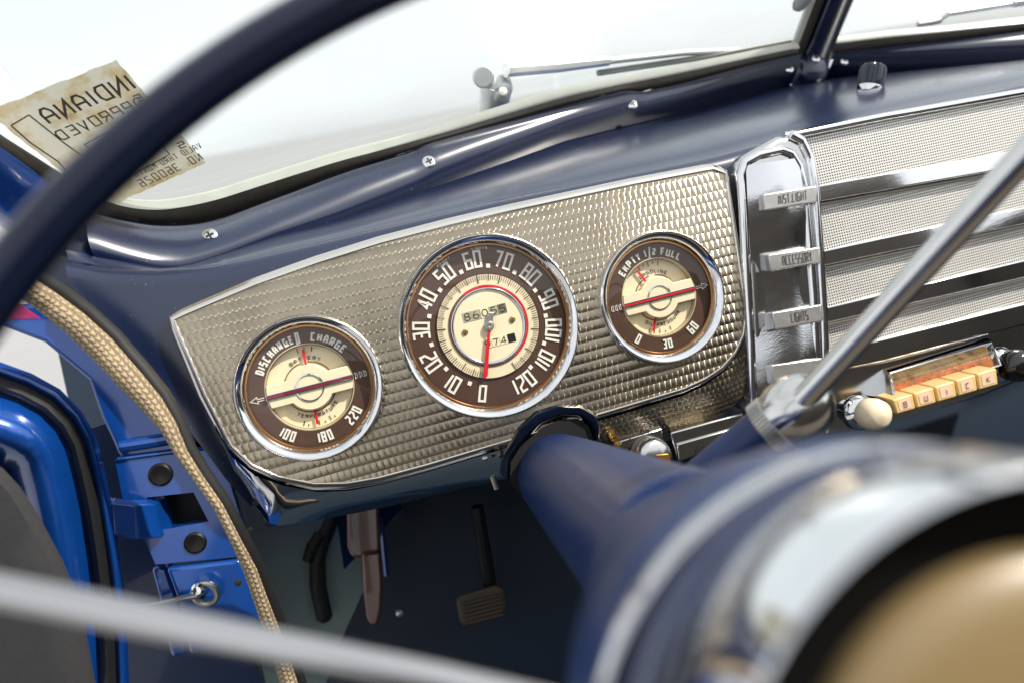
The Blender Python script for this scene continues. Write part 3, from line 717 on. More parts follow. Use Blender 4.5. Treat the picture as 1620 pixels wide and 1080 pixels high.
# flange that turns under along the bottom
low = [(-.2065, -.020), (-.1995, -.045), (-.188, -.062), (-.172, -.0735), (-.150, -.085), (-.128, -.0905), (-.105, -.0925), (-.07, -.0930), (-.007, -.092), (.075, -.0915), (.14, -.0905), (.160, -.087), (.178, -.081), (.194, -.070), (.205, -.056), (.212, -.038), (.218, 0)]
und = [(-.209, -.031), (-.2055, -.070), (-.199, -.088), (-.193, -.1065), (-.152, -.112), (-.130, -.1145), (-.105, -.1165), (-.07, -.1185), (-.007, -.122), (.075, -.127), (.14, -.130), (.172, -.1312), (.190, -.132), (.208, -.1325), (.213, -.095), (.2185, -.05), (.2215, 0)]
def flange(i0, i1, m_, nm):
    mb = MB(); rows = []
    a = [(np.array(low[i]), np.array(und[i])) for i in range(i0, i1)]
    aa = []
    for (p, q_), (p2, q2) in zip(a[:-1], a[1:]):
        for k in range(5): aa.append((p+(p2-p)*k/5, q_+(q2-q_)*k/5))
    aa.append(a[-1])
    for p, q_ in aa:
        row = []
        for k in np.linspace(0, 1, 9):
            r_ = p+(q_-p)*k; row.append((r_[0], r_[1], -.0015-.030*k**1.3))
        row.append((q_[0], q_[1]+.012, -.040)); rows.append(row)
    uvs = [(p[0], p[1]+p[2]*.9) for r_ in rows for p in r_]
    mb.loft(rows, uv=uvs, flip=False); part(nm, mb, m_, ip, smooth=70)
flange(0, 9, CHROME, 'chrome_corner'); flange(8, len(low), TURNED, 'turned_flange')

# ------------------------------------------------------------------ gauges
def bezel(par, c, r):
    mb = MB()
    prof = [(r-.0005, -.001), (r, .002), (r-.0006, .0052), (r-.0020, .0068), (r-.0034, .0066), (r-.0042, .0054), (r-.0050, .0050), (r-.0075, -.0010), (r-.0078, -.006)]
    mb.lathe((c[0], c[1], 0), EN, prof, 128); mb.f = [f for f in mb.f if len(f) == 4]
    part('bezel', mb, CHROME, par, smooth=50)
    mb = MB(); mb.lathe((c[0], c[1], 0), EN, [(r-.0074, -.0009), (r-.0082, -.0007), (r-.0088, -.0016)], 128); mb.f = [f for f in mb.f if len(f) == 4]
    part('copper_rim', mb, mat('copper_line', (.50, .26, .11), 1, .3), par)
    mb = MB(); mb.lathe((c[0], c[1], 0), EN, [(r-.0076, .0002), (r*.75, .0022), (r*.5, .0038), (r*.25, .0047), (0, .0050)], 96); mb.f = [f for f in mb.f if len(f) == 4]
    part('cover_glass', mb, GLASS, par, smooth=60)
def disc(par, nm, c, r, z, m_, r0=0):
    mb = MB()
    if r0: annulus(mb, (c[0], c[1], 0), r0, r, z)
    else: mb.lathe((c[0], c[1], z), EN, [(r, -.0005), (r, 0), (0, 0)], 96)
    return part(nm, mb, m_, par)

XF[0] = (*CS, 1.025)
sp = thing('speedometer', 'large round speedometer reading to 120, in the middle of the panel', 'speedometer', (*CS, 0))
bezel(sp, CS, RS); c = (*CS, 0)
ZD = -.0045
disc(sp, 'dial', CS, RS-.0078, ZD, BROWN)
mb = MB()
for k in range(13):
    s = str(k*10); th = -161+k*322/12
    inw = k in (0, 1, 2, 10, 11, 12)
    arc_text(mb, s, c, .0495, th, .0128, .0060, .0013, .0017, inw, ZD+.0006)
for k in range(12):
    th = -161+(k+.5)*322/12; t = R(th); rad = np.array((math.sin(t), math.cos(t), 0)); tan = np.array((math.cos(t), -math.sin(t), 0))
    o_ = np.array(c)+rad*.0440+np.array((0, 0, ZD+.0006)); w = .0015
    mb.add([o_-rad*w-tan*w, o_-rad*w+tan*w, o_+rad*w+tan*w, o_+rad*w-tan*w], [[0, 1, 2, 3]])
part('numerals', mb, NUM, sp, smooth=0)
mb = MB(); arc_text(mb, 'BRIGHT', c, .0572, -22, .0018, .0016, .0006, .0004, False, ZD+.0006); arc_text(mb, 'LIGHTS', c, .0572, 7, .0018, .0016, .0006, .0004, False, ZD+.0006)
part('lettering', mb, NUM, sp, smooth=0)
disc(sp, 'scale_ring', CS, .0384, ZD+.0010, CREAM, .026)
mb = MB()
for k in range(121):
    th = -161+k*322/120
    if k % 5: ring_tick(mb, c, th, .0338, .0376, .00042, ZD+.0014)
part('minor_ticks', mb, INK2, sp, smooth=0)
mb = MB()
for k in range(0, 121, 5): ring_tick(mb, c, -161+k*322/120, .0318 if k % 10 == 0 else .0330, .0380, .00075 if k % 10 == 0 else .0006, ZD+.0015)
part('major_ticks', mb, INK, sp, smooth=0)
mb = MB(); annulus(mb, c, .0380, .0386, ZD+.0012); part('scale_line', mb, INK, sp, smooth=0)
mb = MB(); annulus(mb, c, .0282, .0300, ZD+.0016, -25, 152); part('red_arc', mb, RED, sp, smooth=0)
mb = MB(); annulus(mb, c, .0282, .0298, ZD+.0016, 153, 334); part('shaded_arc', mb, SHADE_AND_LINE, sp, smooth=0)  # shaded left part of the red ring, painted brown
mb = MB(); mb.lathe((CS[0], CS[1], ZD+.0010), EN, [(.0283, 0), (.0280, .0013), (.0272, .0016), (.0262, .0010), (.0258, 0)], 96); mb.f = [f for f in mb.f if len(f) == 4]
part('inner_ring', mb, CHROME, sp, smooth=60)
disc(sp, 'centre_disc', CS, .0262, ZD+.0012, CREAM2)
zt = ZD+.0013
def cellrow(x0, y0, w, h, txt, mats, hh):
    for k, ch in enumerate(txt):
        mb = MB(); x = CS[0]+x0+k*w; y = CS[1]+y0
        mb.prism([(-w*.47, -h/2), (w*.47, -h/2), (w*.47, h/2), (-w*.47, h/2)], EU, EV, EN, (x, y, zt), -.0008, .0003)
        o = part('number_wheel', mb, mats[k], sp, smooth=0)
        if ch != ' ':
            mb = MB(); dx = 0
            rounded_digit(mb, ch, (x, y-hh/2, zt+.0005), w*.62, hh)
            part('digit', mb, INK, o, smooth=0)
def rounded_digit(mb, ch, o, w, h):
    st_ = .00062; n = 20
    def ell(cx, cy, rx, ry, a0, a1): return [(cx+rx*math.cos(R(a)), cy+ry*math.sin(R(a))) for a in np.linspace(a0, a1, n)]
    S_ = {'0': [(1, ell(0, .5, .5, .5, 0, 342))], '8': [(1, ell(0, .75, .42, .25, 0, 342)), (1, ell(0, .26, .5, .26, 0, 342))],
          '6': [(1, ell(0, .28, .5, .28, 0, 342)), (0, ell(.1, .28, .6, .72, 95, 180))], '5': [(0, [(.4, 1), (-.36, 1), (-.42, .55)]+ell(-.02, .31, .5, .31, 125, -140))],
          '9': [(1, ell(0, .72, .5, .28, 0, 342)), (0, ell(-.1, .72, .6, .72, 0, -85))], '7': [(0, [(-.45, 1), (.45, 1), (-.1, 0)])], '4': [(0, [(.2, 0), (.2, 1), (-.5, .28), (.5, .28)])]}
    for i, (cl, pts) in enumerate(S_[ch]): mb.ribbon([(x*w, y*h) for x, y in pts], st_, EU, EV, EN, np.array(o), i*.00003, closed=bool(cl))
cellrow(-.0140, .0100, .0067, .0070, '86055', [CELL, CELL, CREAM, CELL, CELL_D], .0050)
cellrow(-.0040, -.0125, .0062, .0062, '974 ', [CREAM, CREAM, CREAM2, CELL_K], .0046)
for (x, y) in ((-.0182, -.0002), (.0182, .0003)):
    mb = MB(); mb.lathe((CS[0]+x, CS[1]+y, zt), EN, [(.0023, 0), (.0023, .0006), (.0018, .0010), (0, .0011)], 24); o = part('brass_screw', mb, BRASS, sp)
    mb = MB(); mb.prism([(-.0021, -.0002), (.0021, -.0002), (.0021, .0002), (-.0021, .0002)], EU*.5+EV*.86, EV*.5-EU*.86, EN, (CS[0]+x, CS[1]+y, zt), .0004, .00125); part('slot', mb, INK, o, smooth=0)
mb = MB(); t = R(-161.5); rad = np.array((math.sin(t), math.cos(t), 0)); tan = np.array((math.cos(t), -math.sin(t), 0)); o_ = np.array((*CS, -.0002))
mb.prism([(.003, -.0009), (.036, -.0017), (.0385, 0), (.036, .0017), (.003, .0009)], rad, tan, EN*-1, o_, 0, .0006); part('needle', mb, RED, sp, smooth=0)
mb = MB(); mb.lathe((*CS, -.0025), EN, [(.0036, 0), (.0036, .0022), (.0026, .0032), (.0012, .0034), (0, .0030)], 32); part('needle_hub', mb, STEEL, sp)
mb = MB(); t = R(22); rad = np.array((math.sin(t), math.cos(t), 0)); tan = np.array((math.cos(t), -math.sin(t), 0))
mb.prism([(.003, -.0018), (.0098, -.0021), (.0098, .0021), (.003, .0018)], rad, tan, EN*-1, o_, .0002, .0012); part('needle_tail', mb, STEEL, sp, smooth=0, bevel=.0003)

def twin(label, C, top, bot, ticks_t, ticks_b, nt_, nb_, arrow, words):
    XF[0] = (*C, 1.075)
    t = thing('twin_gauge', label, 'gauge', (*C, 0), 'small twin gauges either side of the speedometer'); c = (*C, 0)
    bezel(t, C, RG); disc(t, 'dial', C, RG-.0078, ZD, BROWN, .0285)
    zf = ZD-.0050
    mb = MB(); mb.lathe((*C, 0), EN, [(.0292, ZD+.0002), (.0286, ZD+.0004), (.0283, zf)], 96); mb.f = [f for f in mb.f if len(f) == 4]; part('window_wall', mb, mat('cream_wall', (.55, .45, .28), 0, .5), t)
    disc(t, 'lower_plate', C, .0285, zf, CREAM)
    mb = MB(); annulus(mb, c, .0165, .0172, zf+.0004, 8, 352); annulus(mb, c, .0280, .0285, zf+.0005); part('plate_line', mb, SHADE_AND_LINE, t, smooth=0)
    mb = MB()
    for s, th, inw, hh, ww in words: arc_text(mb, s, c, .0335 if not inw else .0345, th, hh, ww, .0010, .00125, inw, ZD+.0006)
    # arrow head and feathers drawn on the bronze ring
    sgn = arrow
    def L2(pts, cl=False, w=.0005):
        mb.ribbon([(x*sgn, y) for x, y in pts], w, EU, EV, EN, np.array((C[0], C[1], ZD)), .0007, closed=cl)
    L2([(.0300, .0007), (.0345, .0007), (.0345, .0022), (.0392, 0), (.0345, -.0022), (.0345, -.0007), (.0300, -.0007)])
    for q_ in (.0305, .0335, .0365): L2([(-q_, .0020), (-q_-.0016, .0013), (-q_-.0016, -.0013), (-q_, -.0020), (-q_-.0004, 0)], True, .0004)
    part('lettering', mb, NUM, t, smooth=0)
    mb = MB(); arc_text(mb, top, c, .0195, 3, .0026, .0021, .0011, .00048, False, zf+.0006)
    for k, th in enumerate(ticks_t): ring_tick(mb, c, th, .0236 if k % 2 == 0 else .0250, .0268, .0006, zf+.0006)
    part('upper_printing', mb, INK, t, smooth=0)
    mb = MB(); arc_text(mb, bot, c, .0200, 176, .0026, .0019, .0009, .00048, True, zf+.0006)
    for k, th in enumerate(ticks_b): ring_tick(mb, c, th, .0232 if k % 2 == 0 else .0250, .0266, .0006, zf+.0006)
    part('lower_printing', mb, INK, t, smooth=0)
    # raised cross bar with its round boss
    mb = MB(); loop = []
    hb = .0078; rb = .0152; xb = math.sqrt(rb*rb-hb*hb); xo = math.sqrt(.0283**2-hb*hb)
    a0 = math.asin(hb/rb)
    loop += [(xo*math.cos(0), -hb)]
    for k in range(13):
        a = -math.asin(hb/.0283)+2*math.asin(hb/.0283)*k/12; loop.append((.0283*math.cos(a), .0283*math.sin(a)))
    for k in range(17):
        a = a0+(math.pi-2*a0)*k/16; loop.append((rb*math.cos(a), rb*math.sin(a)))
    for k in range(13):
        a = math.pi-math.asin(hb/.0283)+2*math.asin(hb/.0283)*k/12; loop.append((.0283*math.cos(a), .0283*math.sin(a)))
    for k in range(17):
        a = math.pi+a0+(math.pi-2*a0)*k/16; loop.append((rb*math.cos(a), rb*math.sin(a)))
    lp_ = []
    for p in loop[1:]:
        if not lp_ or np.hypot(p[0]-lp_[-1][0], p[1]-lp_[-1][1]) > 1e-5: lp_.append(p)
    mb.prism(lp_, EU, EV, EN, (C[0], C[1], 0), zf+.0015, ZD+.0010); bar = part('cross_bar', mb, CREAM2, t, smooth=30, bevel=.0006)
    mb = MB(); mb.lathe((C[0], C[1], ZD+.0010), EN, [(.0096, 0), (.0093, .0008), (.0086, .0009), (.0083, 0)], 64); mb.f = [f for f in mb.f if len(f) == 4]; part('boss_ring', mb, CHROME, bar)
    mb = MB(); mb.prism([(-.0290, -.0018), (.0290, -.0018), (.0290, .0018), (-.0290, .0018)], EU, EV, EN, (C[0], C[1], ZD+.001), .0002, .0014); part('trim_strip', mb, CHROME, bar, smooth=0, bevel=.0004)
    mb = MB(); mb.prism([(-.0288, -.0007), (.0288, -.0007), (.0288, .0007), (-.0288, .0007)], EU, EV, EN, (C[0], C[1], ZD+.001), .0010, .0016); part('enamel_line', mb, MAGENTA if arrow < 0 else RED, bar, smooth=0)
    for th in (nt_, nb_):
        mb = MB(); a = R(th); rad = np.array((math.sin(a), math.cos(a), 0)); tan = np.array((math.cos(a), -math.sin(a), 0))
        mb.prism([(.0130, -.0008), (.0255, -.0009), (.0255, .0009), (.0130, .0008)], rad, tan, -EN, (C[0], C[1], zf+.0024), 0, .0005); part('needle', mb, RED, t, smooth=0)
    return t
twin('round gauge marked DISCHARGE and CHARGE, battery above temperature', CL, 'BATTERY', 'TEMPERATURE', (-5, 5, 16), (203, 196, 180, 171, 162, 155), 3.5, 183, -1,
     [('DISCHARGE', -33, False, .0058, .0030), ('0', 0, False, .0078, .0028), ('CHARGE', 36, False, .0058, .0033), ('100', -142, True, .0072, .0033), ('180', 177, True, .0072, .0033), ('220', 138, True, .0072, .0033)])
twin('round gauge marked EMPTY and FULL, gasoline above oil pressure', CR, 'GASOLINE', 'OIL PRESSURE', (-20, -11, -3, 6, 15), (207, 198, 188, 178, 168), -26, 201, 1,
     [('EMPTY', -31, False, .0058, .0033), ('1', -6, False, .0060, .0022), ('/', 0, False, .0085, .0040), ('2', 6, False, .0050, .0030), ('FULL', 29, False, .0058, .0034), ('0', -138, True, .0072, .0034), ('30', 183, True, .0072, .0034), ('60', 144, True, .0072, .0034)])

XF[0] = None
# ================================================================== SWITCH COLUMN, GRILLE, RADIO
sw = thing('switch_column', 'chrome column of labelled toggle switches between gauge panel and speaker grille', 'switch panel', pix(1240, 600))
def PS(pts, n): return [pix(x, y, n) for x, y in pts]
outl = [(1166, 262), (1180, 245), (1232, 215), (1252, 213), (1270, 222), (1283, 250), (1292, 300), (1300, 400), (1305, 480), (1308, 590), (1290, 640), (1196, 660), (1192, 560), (1186, 450), (1178, 350)]
mb = MB(); mb.slab(PS(outl, .004), (0, 0, -.03)); part('housing', mb, CHROME_W, sw, smooth=40, bevel=.006, seg=5)
# recess floor and raised rounded rim
mb = MB(); rim = [(1192, 640), (1186, 520), (1180, 420), (1175, 330), (1171, 280), (1178, 258), (1200, 246), (1236, 238), (1252, 244), (1264, 264), (1272, 300), (1280, 380), (1287, 470), (1291, 560), (1292, 640)]
rp = []
for a, b in zip(rim[:-1], rim[1:]):
    for k in range(4): rp.append((a[0]+(b[0]-a[0])*k/4, a[1]+(b[1]-a[1])*k/4))
mb.tube(PS(rp, .004), .0036, 14); part('rim', mb, CHROME, sw, smooth=60)
mb = MB(); rows = []
Lr = [(1180, 262), (1183, 330), (1188, 420), (1193, 520), (1197, 600), (1200, 645)]; Rr_ = [(1264, 250), (1274, 330), (1281, 400), (1287, 480), (1291, 560), (1292, 640)]
for t in np.linspace(0, 1, 30):
    a = np.array([np.interp(t*5, range(6), [q_[k] for q_ in Lr]) for k in (0, 1)]); b = np.array([np.interp(t*5, range(6), [q_[k] for q_ in Rr_]) for k in (0, 1)])
    rows.append([pix(*(a+(b-a)*q_), .0048+.0035*math.sin(math.pi*q_)+.0030*math.sin(t*math.pi*2.6+.5)) for q_ in np.linspace(0, 1, 12)])
mb.loft(rows, flip=True); part('recess_plate', mb, mat('streaked_chrome', (.70, .71, .73), 1, .09, rvar=.10, vscale=120, scratch=.15, bscale=160), sw, smooth=70)
mb = MB(); rt = [(1250, 214), (1268, 224), (1280, 250), (1288, 300), (1296, 400), (1302, 500), (1305, 580)]
rp = []
for a, b in zip(rt[:-1], rt[1:]):
    for k in range(6): rp.append((a[0]+(b[0]-a[0])*k/6, a[1]+(b[1]-a[1])*k/6))
mb.tube(PS(rp, .0035), [.0042]*len(rp), 14); part('side_rail', mb, CHROME, sw, smooth=60)
SWI = [('INST.LIGHT', [(1200, 309), (1292, 294), (1293, 320), (1202, 335)]), ('ACCESSORY', [(1208, 404), (1297, 391), (1299, 416), (1212, 431)]),
       ('LIGHTS', [(1214, 496), (1299, 482), (1301, 508), (1218, 523)]), ('PANEL', [(1213, 578), (1300, 566), (1302, 592), (1215, 608)])]
for i, (txt, qd) in enumerate(SWI):
    f = PS(qd, .016); e0 = unit(f[1]-f[0]); e1 = unit(f[3]-f[0]); fr = [f[0]+e0*.004, f[1], f[2], f[3]+e0*.004]
    bk = PS(qd, .0035); mb = MB(); mb.hull(fr[::-1], bk[::-1])
    s = part('toggle_switch', mb, SATIN, sw, smooth=30, bevel=.0010, seg=3)
    wq = np.linalg.norm(f[1]-f[0]); hq = np.linalg.norm(f[3]-f[0])
    mb = MB(); o_ = f[0]*.43+f[1]*.57; o_ = o_+e1*hq*.80
    if txt != 'PANEL':
        line_text(mb, txt, o_-e1*hq*.03+EN*.0003, e0, -e1, EN, hq*.56, wq*.046, wq*.014, .00050, .0001); part('lettering', mb, INK, s, smooth=0)
    mb = MB(); mb.lathe((f[0]*.4+f[1]*.6)+np.array((0, .0002, -.006)), -e1, [(.0135, -.002), (.0125, .0006), (.009, .0002), (0, -.0010)], 32)
    mb.v = [np.array((p[0], p[1], p[2])) for p in mb.v]
# speaker grille
gr = thing('speaker_grille', 'perforated nickel speaker grille crossed by polished horizontal bars', 'grille', pix(1450, 350))
gl = [(1262, 216), (1400, 186), (1620, 145), (1900, 100), (1900, 400), (1620, 478), (1400, 536), (1308, 556), (1303, 470), (1296, 380), (1286, 280)]
mb = MB(); gp = PS(gl, -.004); mb.add(gp, [list(range(len(gp)))[::-1]]); part('mesh_panel', mb, PERF, gr, smooth=0)
mb = MB(); tp = [(1240, 216), (1262, 213), (1400, 185), (1620, 146), (1900, 97)]; mb.tube(PS(tp, -.002), .0040, 12, squash=(1, .9)); part('top_trim', mb, CHROME, gr)
for a, b, c_, d_ in (((1293, 294), (1900, 186), (1900, 214), (1296, 319)), ((1299, 397), (1900, 268), (1900, 296), (1302, 421)), ((1303, 487), (1900, 345), (1900, 375), (1305, 512))):
    mb = MB(); f = PS((a, b, c_, d_), .004); mb.slab(f[::-1], (0, 0, -.008)); bb = part('bar', mb, CHROME, gr, smooth=30, bevel=.0012, seg=3)
    mb = MB(); mb.tube([f[3]-EV*.0026+EN*-.0072, f[2]-EV*.0026+EN*-.0072], .0022, 10); part('lower_bead', mb, STEEL, gr)
mb = MB(); f = PS(((1306, 557), (1620, 479), (1900, 402), (1900, 440), (1620, 515), (1400, 572), (1310, 590)), .002); mb.slab(f[::-1], (0, 0, -.012)); part('lower_band', mb, CHROME_W, gr, smooth=30, bevel=.002, seg=3)

# radio below the grille
rd = thing('radio', 'car radio with tilted orange tuning window and five cream push buttons', 'radio', pix(1490, 600))
mb = MB(); f = PS(((1305, 584), (1400, 568), (1620, 512), (1900, 440), (1900, 520), (1620, 600), (1560, 625), (1400, 672), (1310, 690)), -.010); mb.slab(f[::-1], (0, 0, -.01)); part('face_plate', mb, CHROME_W, rd, smooth=30, bevel=.003)
win = [pix(1408, 588, -.004), pix(1574, 538, -.004), pix(1580, 578, .020), pix(1416, 631, .020)]; cen = np.mean(win, axis=0)
wx = unit(win[1]-win[0]); wy = unit(win[0]-win[3]); wn = np.cross(wx, wy); hw = np.linalg.norm(win[1]-win[0])/2; hh_ = np.linalg.norm(win[0]-win[3])/2
inn = [cen+wx*a*(hw-.0026)+wy*b*(hh_-.0022) for a, b in ((-1, 1), (1, 1), (1, -1), (-1, -1))]
win = [cen+wx*a*hw+wy*b*hh_ for a, b in ((-1, 1), (1, 1), (1, -1), (-1, -1))]
mb = MB(); deep = [p-wn*.005 for p in inn]; back = [np.array((p[0], p[1]+.004*(k < 2), -.014)) for k, p in enumerate(win)]
mb.loft([back+[back[0]], list(win)+[win[0]], inn+[inn[0]], deep+[deep[0]]], flip=True)
part('window_frame', mb, CHROME, rd, smooth=25, bevel=.0007, seg=3)
mid = [deep[0]*.66+deep[3]*.34, deep[1]*.66+deep[2]*.34]
mb = MB(); mb.add([deep[0], deep[1], mid[1], mid[0]], [[3, 2, 1, 0]]); part('upper_scale', mb, DIALCARD2, rd, smooth=0)
mb = MB(); mb.add([mid[0], mid[1], deep[2], deep[3]], [[3, 2, 1, 0]]); part('tuning_scale', mb, DIALCARD, rd, smooth=0)
mb = MB(); ex = unit(deep[1]-deep[0]); ey = wy
line_text(mb, 'SONOMATIC', deep[0]*.40+deep[1]*.42+deep[3]*.09+deep[2]*.09-ey*.001+wn*.0004, ex, ey, wn, .0032, .0026, .0009, .0006)
for k in range(14):
    o_ = mid[0]+(mid[1]-mid[0])*(.05+k*.068)+wn*.0004; w_ = .0004
    mb.add([o_-ex*w_, o_+ex*w_, o_+ex*w_-ey*.0035, o_-ex*w_-ey*.0035], [[0, 3, 2, 1]])
line_text(mb, '55 60 80 100 140', mid[0]*.5+mid[1]*.5-ey*.0085+wn*.0004, ex, ey, wn, .0036, .0030, .0022, .0006)
part('scale_lettering', mb, mat('faded_scale_ink', (.16, .10, .05), 0, .6), rd, smooth=0)
mb = MB(); mb.add([p+wn*.0035 for p in deep], [[3, 2, 1, 0]]); part('window_glass', mb, GLASS, rd, smooth=0)
KEYS = [(1395, 1449), (1449, 1482), (1480, 1512), (1512, 1545), (1541, 1577)]
for k, ch in enumerate('BUICK'):
    t0 = (k)/5; t1 = (k+.93)/5
    a = np.array((1413, 632)); b = np.array((1579, 581)); a2 = np.array((1419, 655)); b2 = np.array((1582, 607))
    A, B_ = a+(b-a)*t0, a+(b-a)*t1; C_, D_ = a2+(b2-a2)*t1, a2+(b2-a2)*t0
    f = PS((A, B_, C_, D_), .026); mb = MB(); mb.slab(f[::-1], (0, .002, -.022)); kb = part('push_button', mb, BONE, rd, smooth=30, bevel=.0014, seg=3)
    cc = np.mean(f, axis=0); g_ = [cc+(p-cc)*np.array((.62, .62, 1))+EN*.0003 for p in f]; mb = MB(); mb.slab(g_[::-1], (0, 0, -.0006)); part('key_inlay', mb, PINK, kb, smooth=0)
    mb = MB(); ex_ = unit(f[1]-f[0]); ey_ = unit(np.cross(EN, ex_)); line_text(mb, ch, cc-ey_*.0024+EN*.0006, ex_, ey_, EN, .0048, .0034, .001, .0006); part('letter', mb, INK2, kb, smooth=0)
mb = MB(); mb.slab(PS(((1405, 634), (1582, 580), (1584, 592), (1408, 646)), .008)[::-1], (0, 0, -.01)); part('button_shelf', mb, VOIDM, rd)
def knob(label, x, y, n, r, m_, ring=True, par=None):
    t = thing('control_knob', label, 'knob', pix(x, y, n)); p = pix(x, y, n)
    mb = MB(); mb.lathe(p, (.05, .0, 1), [(r*.75, -.034), (r*.75, -.024), (r*1.12, -.022), (r*1.15, -.016), (r*.95, -.012), (r*.8, -.010)], 36); part('ferrule', mb, CHROME, t, smooth=50)
    mb = MB(); mb.lathe(p, (.05, .0, 1), [(r*.7, -.012), (r, -.008), (r*1.02, 0), (r*.9, .006), (r*.6, .009), (0, .010)], 40); part('knob_cap', mb, m_, t, smooth=60)
    return t
knob('black radio knob with a chrome collar beside the tuning window', 1612, 578, .020, .0135, mat('black_plastic', (.01, .01, .01), 0, .15, coat=.5))
knob('cream choke knob with a chrome collar, left of the radio', 1384, 655, .034, .0125, BONE_P)

# round knob on top of the dash
kt = thing('dash_knob', 'dark navy fluted knob standing on the dash top near the pillar', 'knob', on_moulding(1378, 128))
def on_dashtop(x, y):
    best = None
    for t in np.linspace(.5, .9, 400):
        P_ = dep(x, y, t); u = P_[0]; ve = edge_v(u); nb = float(np.interp(u, bu, bn)); vb = float(np.interp(u, bu, bv))
        q_ = (P_[2]+.025)/(nb-.004+.025)
        if 0 < q_ < 1:
            e = abs(ve+(vb-ve)*q_**.78-P_[1])
            if best is None or e < best[0]: best = (e, t)
    return best[1]
zk = on_dashtop(1376, 139)
a_, b_ = dep(1376, 138, zk), dep(1383, 104, zk)
axk = unit(b_-a_); L_ = np.linalg.norm(b_-a_); mb = MB(); seg = 60; rows = []
e1 = unit(np.cross(axk, EN)); e2 = np.cross(e1, axk)
for r_, h in ((.0115, 0), (.0122, .003), (.0122, .014), (.0118, .019), (.0105, .021), (.006, .0216)):
    rows.append([a_+axk*h+(r_+.0007*(1 if (k//3) % 2 else -1)*(h < .02))*(math.cos(2*math.pi*k/seg)*e1+math.sin(2*math.pi*k/seg)*e2) for k in range(seg)])
mb.loft(rows, closed=True); mb.f.append([len(mb.v)-seg+k for k in range(seg)]); part('knob_cap', mb, mat('navy_plastic', (.003, .010, .025), 0, .2, coat=.3), kt, smooth=30)
mb = MB(); mb.lathe(a_-axk*.0022, axk, [(.0108, -.004), (.0120, 0), (.0120, .0018), (.0095, .0022)], 40); part('collar', mb, CHROME, kt)

# ================================================================== UNDER THE PANEL
ig = thing('ignition_switch', 'chrome ignition lock plate lettered OFF and ON under the panel', 'ignition switch', pix(1015, 720, -.02))
mb = MB(); f = PS(((968, 700), (1048, 676), (1056, 742), (1000, 770), (965, 770)), -.016); mb.slab(f[::-1], (0, 0, -.010)); part('plate', mb, CHROME_W, ig, smooth=30, bevel=.0012)
ci = pix(1028, 722, -.016); mb = MB(); mb.lathe(ci, (.15, .1, 1), [(.0185, 0), (.0185, .0015), (.0160, .002)], 48); part('dark_ring', mb, INK, ig)
mb = MB(); mb.lathe(ci, (.15, .1, 1), [(.0155, .001), (.0160, .007), (.0140, .012), (.0100, .0135), (0, .014)], 48); part('lock_barrel', mb, CHROME_W, ig, smooth=50)
mb = MB(); mb.slab([ci+np.array(p) for p in ((.000, .004, .0145), (.011, .002, .0145), (.011, -.012, .0145), (.003, -.014, .0145))][::-1], (0, 0, -.004)); part('key_slot', mb, mat('amber_brass', (.45, .22, .03), .8, .3), ig, bevel=.0005)
mb = MB(); cc = ci+np.array((0, 0, .0003)); arc_text(mb, 'ON', cc, .0215, 2, .0036, .0030, .0012, .0007); part('lettering', mb, INK, ig, smooth=0); mb = MB(); arc_text(mb, 'OFF', cc, .0215, -44, .0036, .0030, .0012, .0007); part('lettering', mb, INK, ig, smooth=0)
mb = MB(); mb.lathe(pix(973, 702, -.012), (0, 0, 1), [(.0045, -.006), (.0045, .003), (.003, .005), (0, .0055)], 6); o = part('hex_bolt', mb, BRASS, ig)
at_ = thing('ash_tray', 'chrome ash tray drawer lettered ASH below the panel edge', 'ash tray', pix(1100, 700, -.02))
mb = MB(); f = PS(((1060, 683), (1175, 652), (1182, 690), (1072, 730)), -.006); bk = PS(((1058, 678), (1180, 646), (1186, 690), (1068, 728)), -.03); mb.hull(f[::-1], bk[::-1]); dr = part('drawer', mb, CHROME_W, at_, smooth=30, bevel=.0016, seg=3)
mb = MB(); f2 = PS(((1072, 702), (1178, 672), (1181, 690), (1074, 728)), -.0035); mb.slab(f2[::-1], (0, 0, -.004)); lip = part('pull_lip', mb, CHROME_W, at_, smooth=30, bevel=.0008)
mb = MB(); ex_ = unit(f2[1]-f2[0]); ey_ = unit(np.cross(EN, ex_)); line_text(mb, 'ASH', pix(1117, 720, -.0031), ex_, ey_, EN, .0075, .0042, .0016, .0008); part('lettering', mb, INK, lip, smooth=0)

# ================================================================== STEERING COLUMN AND WHEEL
K = dep(885, 752, .60); AX = unit(np.array((-.03077418, -.06132165, .49541332))-K)
sc_ = thing('steering_column', 'tapering navy steering column jacket coming out from under the panel', 'steering column', K)
mb = MB(); mb.lathe(K, AX, [(.030, -.18), (.0315, -.03), (.032, 0), (.0325, .05), (.0328, .10), (.0330, .15), (.0332, .20), (.0335, .25), (.0340, .30), (.0350, .33), (.0358, .345), (.0355, .3475), (.033, .348)], 96)
part('jacket', mb, NAVY_SATIN, sc_, smooth=50)
cl = thing('column_collar', 'black flared collar bracket around the column at the panel edge', 'collar', K)
mb = MB(); cA = [(790, 748), (794, 716), (806, 700), (818, 676), (846, 650), (884, 638), (920, 640), (944, 654), (950, 672), (948, 700)]
cI = [(806, 760), (808, 730), (822, 708), (836, 694), (860, 674), (890, 662), (914, 662), (930, 672), (936, 686), (938, 704)]
rows = []
for i in range(len(cA)-1):
    for k in range(4):
        a = np.array(cA[i])+(np.array(cA[i+1])-np.array(cA[i]))*k/4; b = np.array(cI[i])+(np.array(cI[i+1])-np.array(cI[i]))*k/4
        rows.append([pix(*a, -.004), pix(*a, .007), pix(*(a*.8+b*.2), .010), pix(*(a*.4+b*.6), .006), pix(*b, -.002), pix(*b, -.03)])
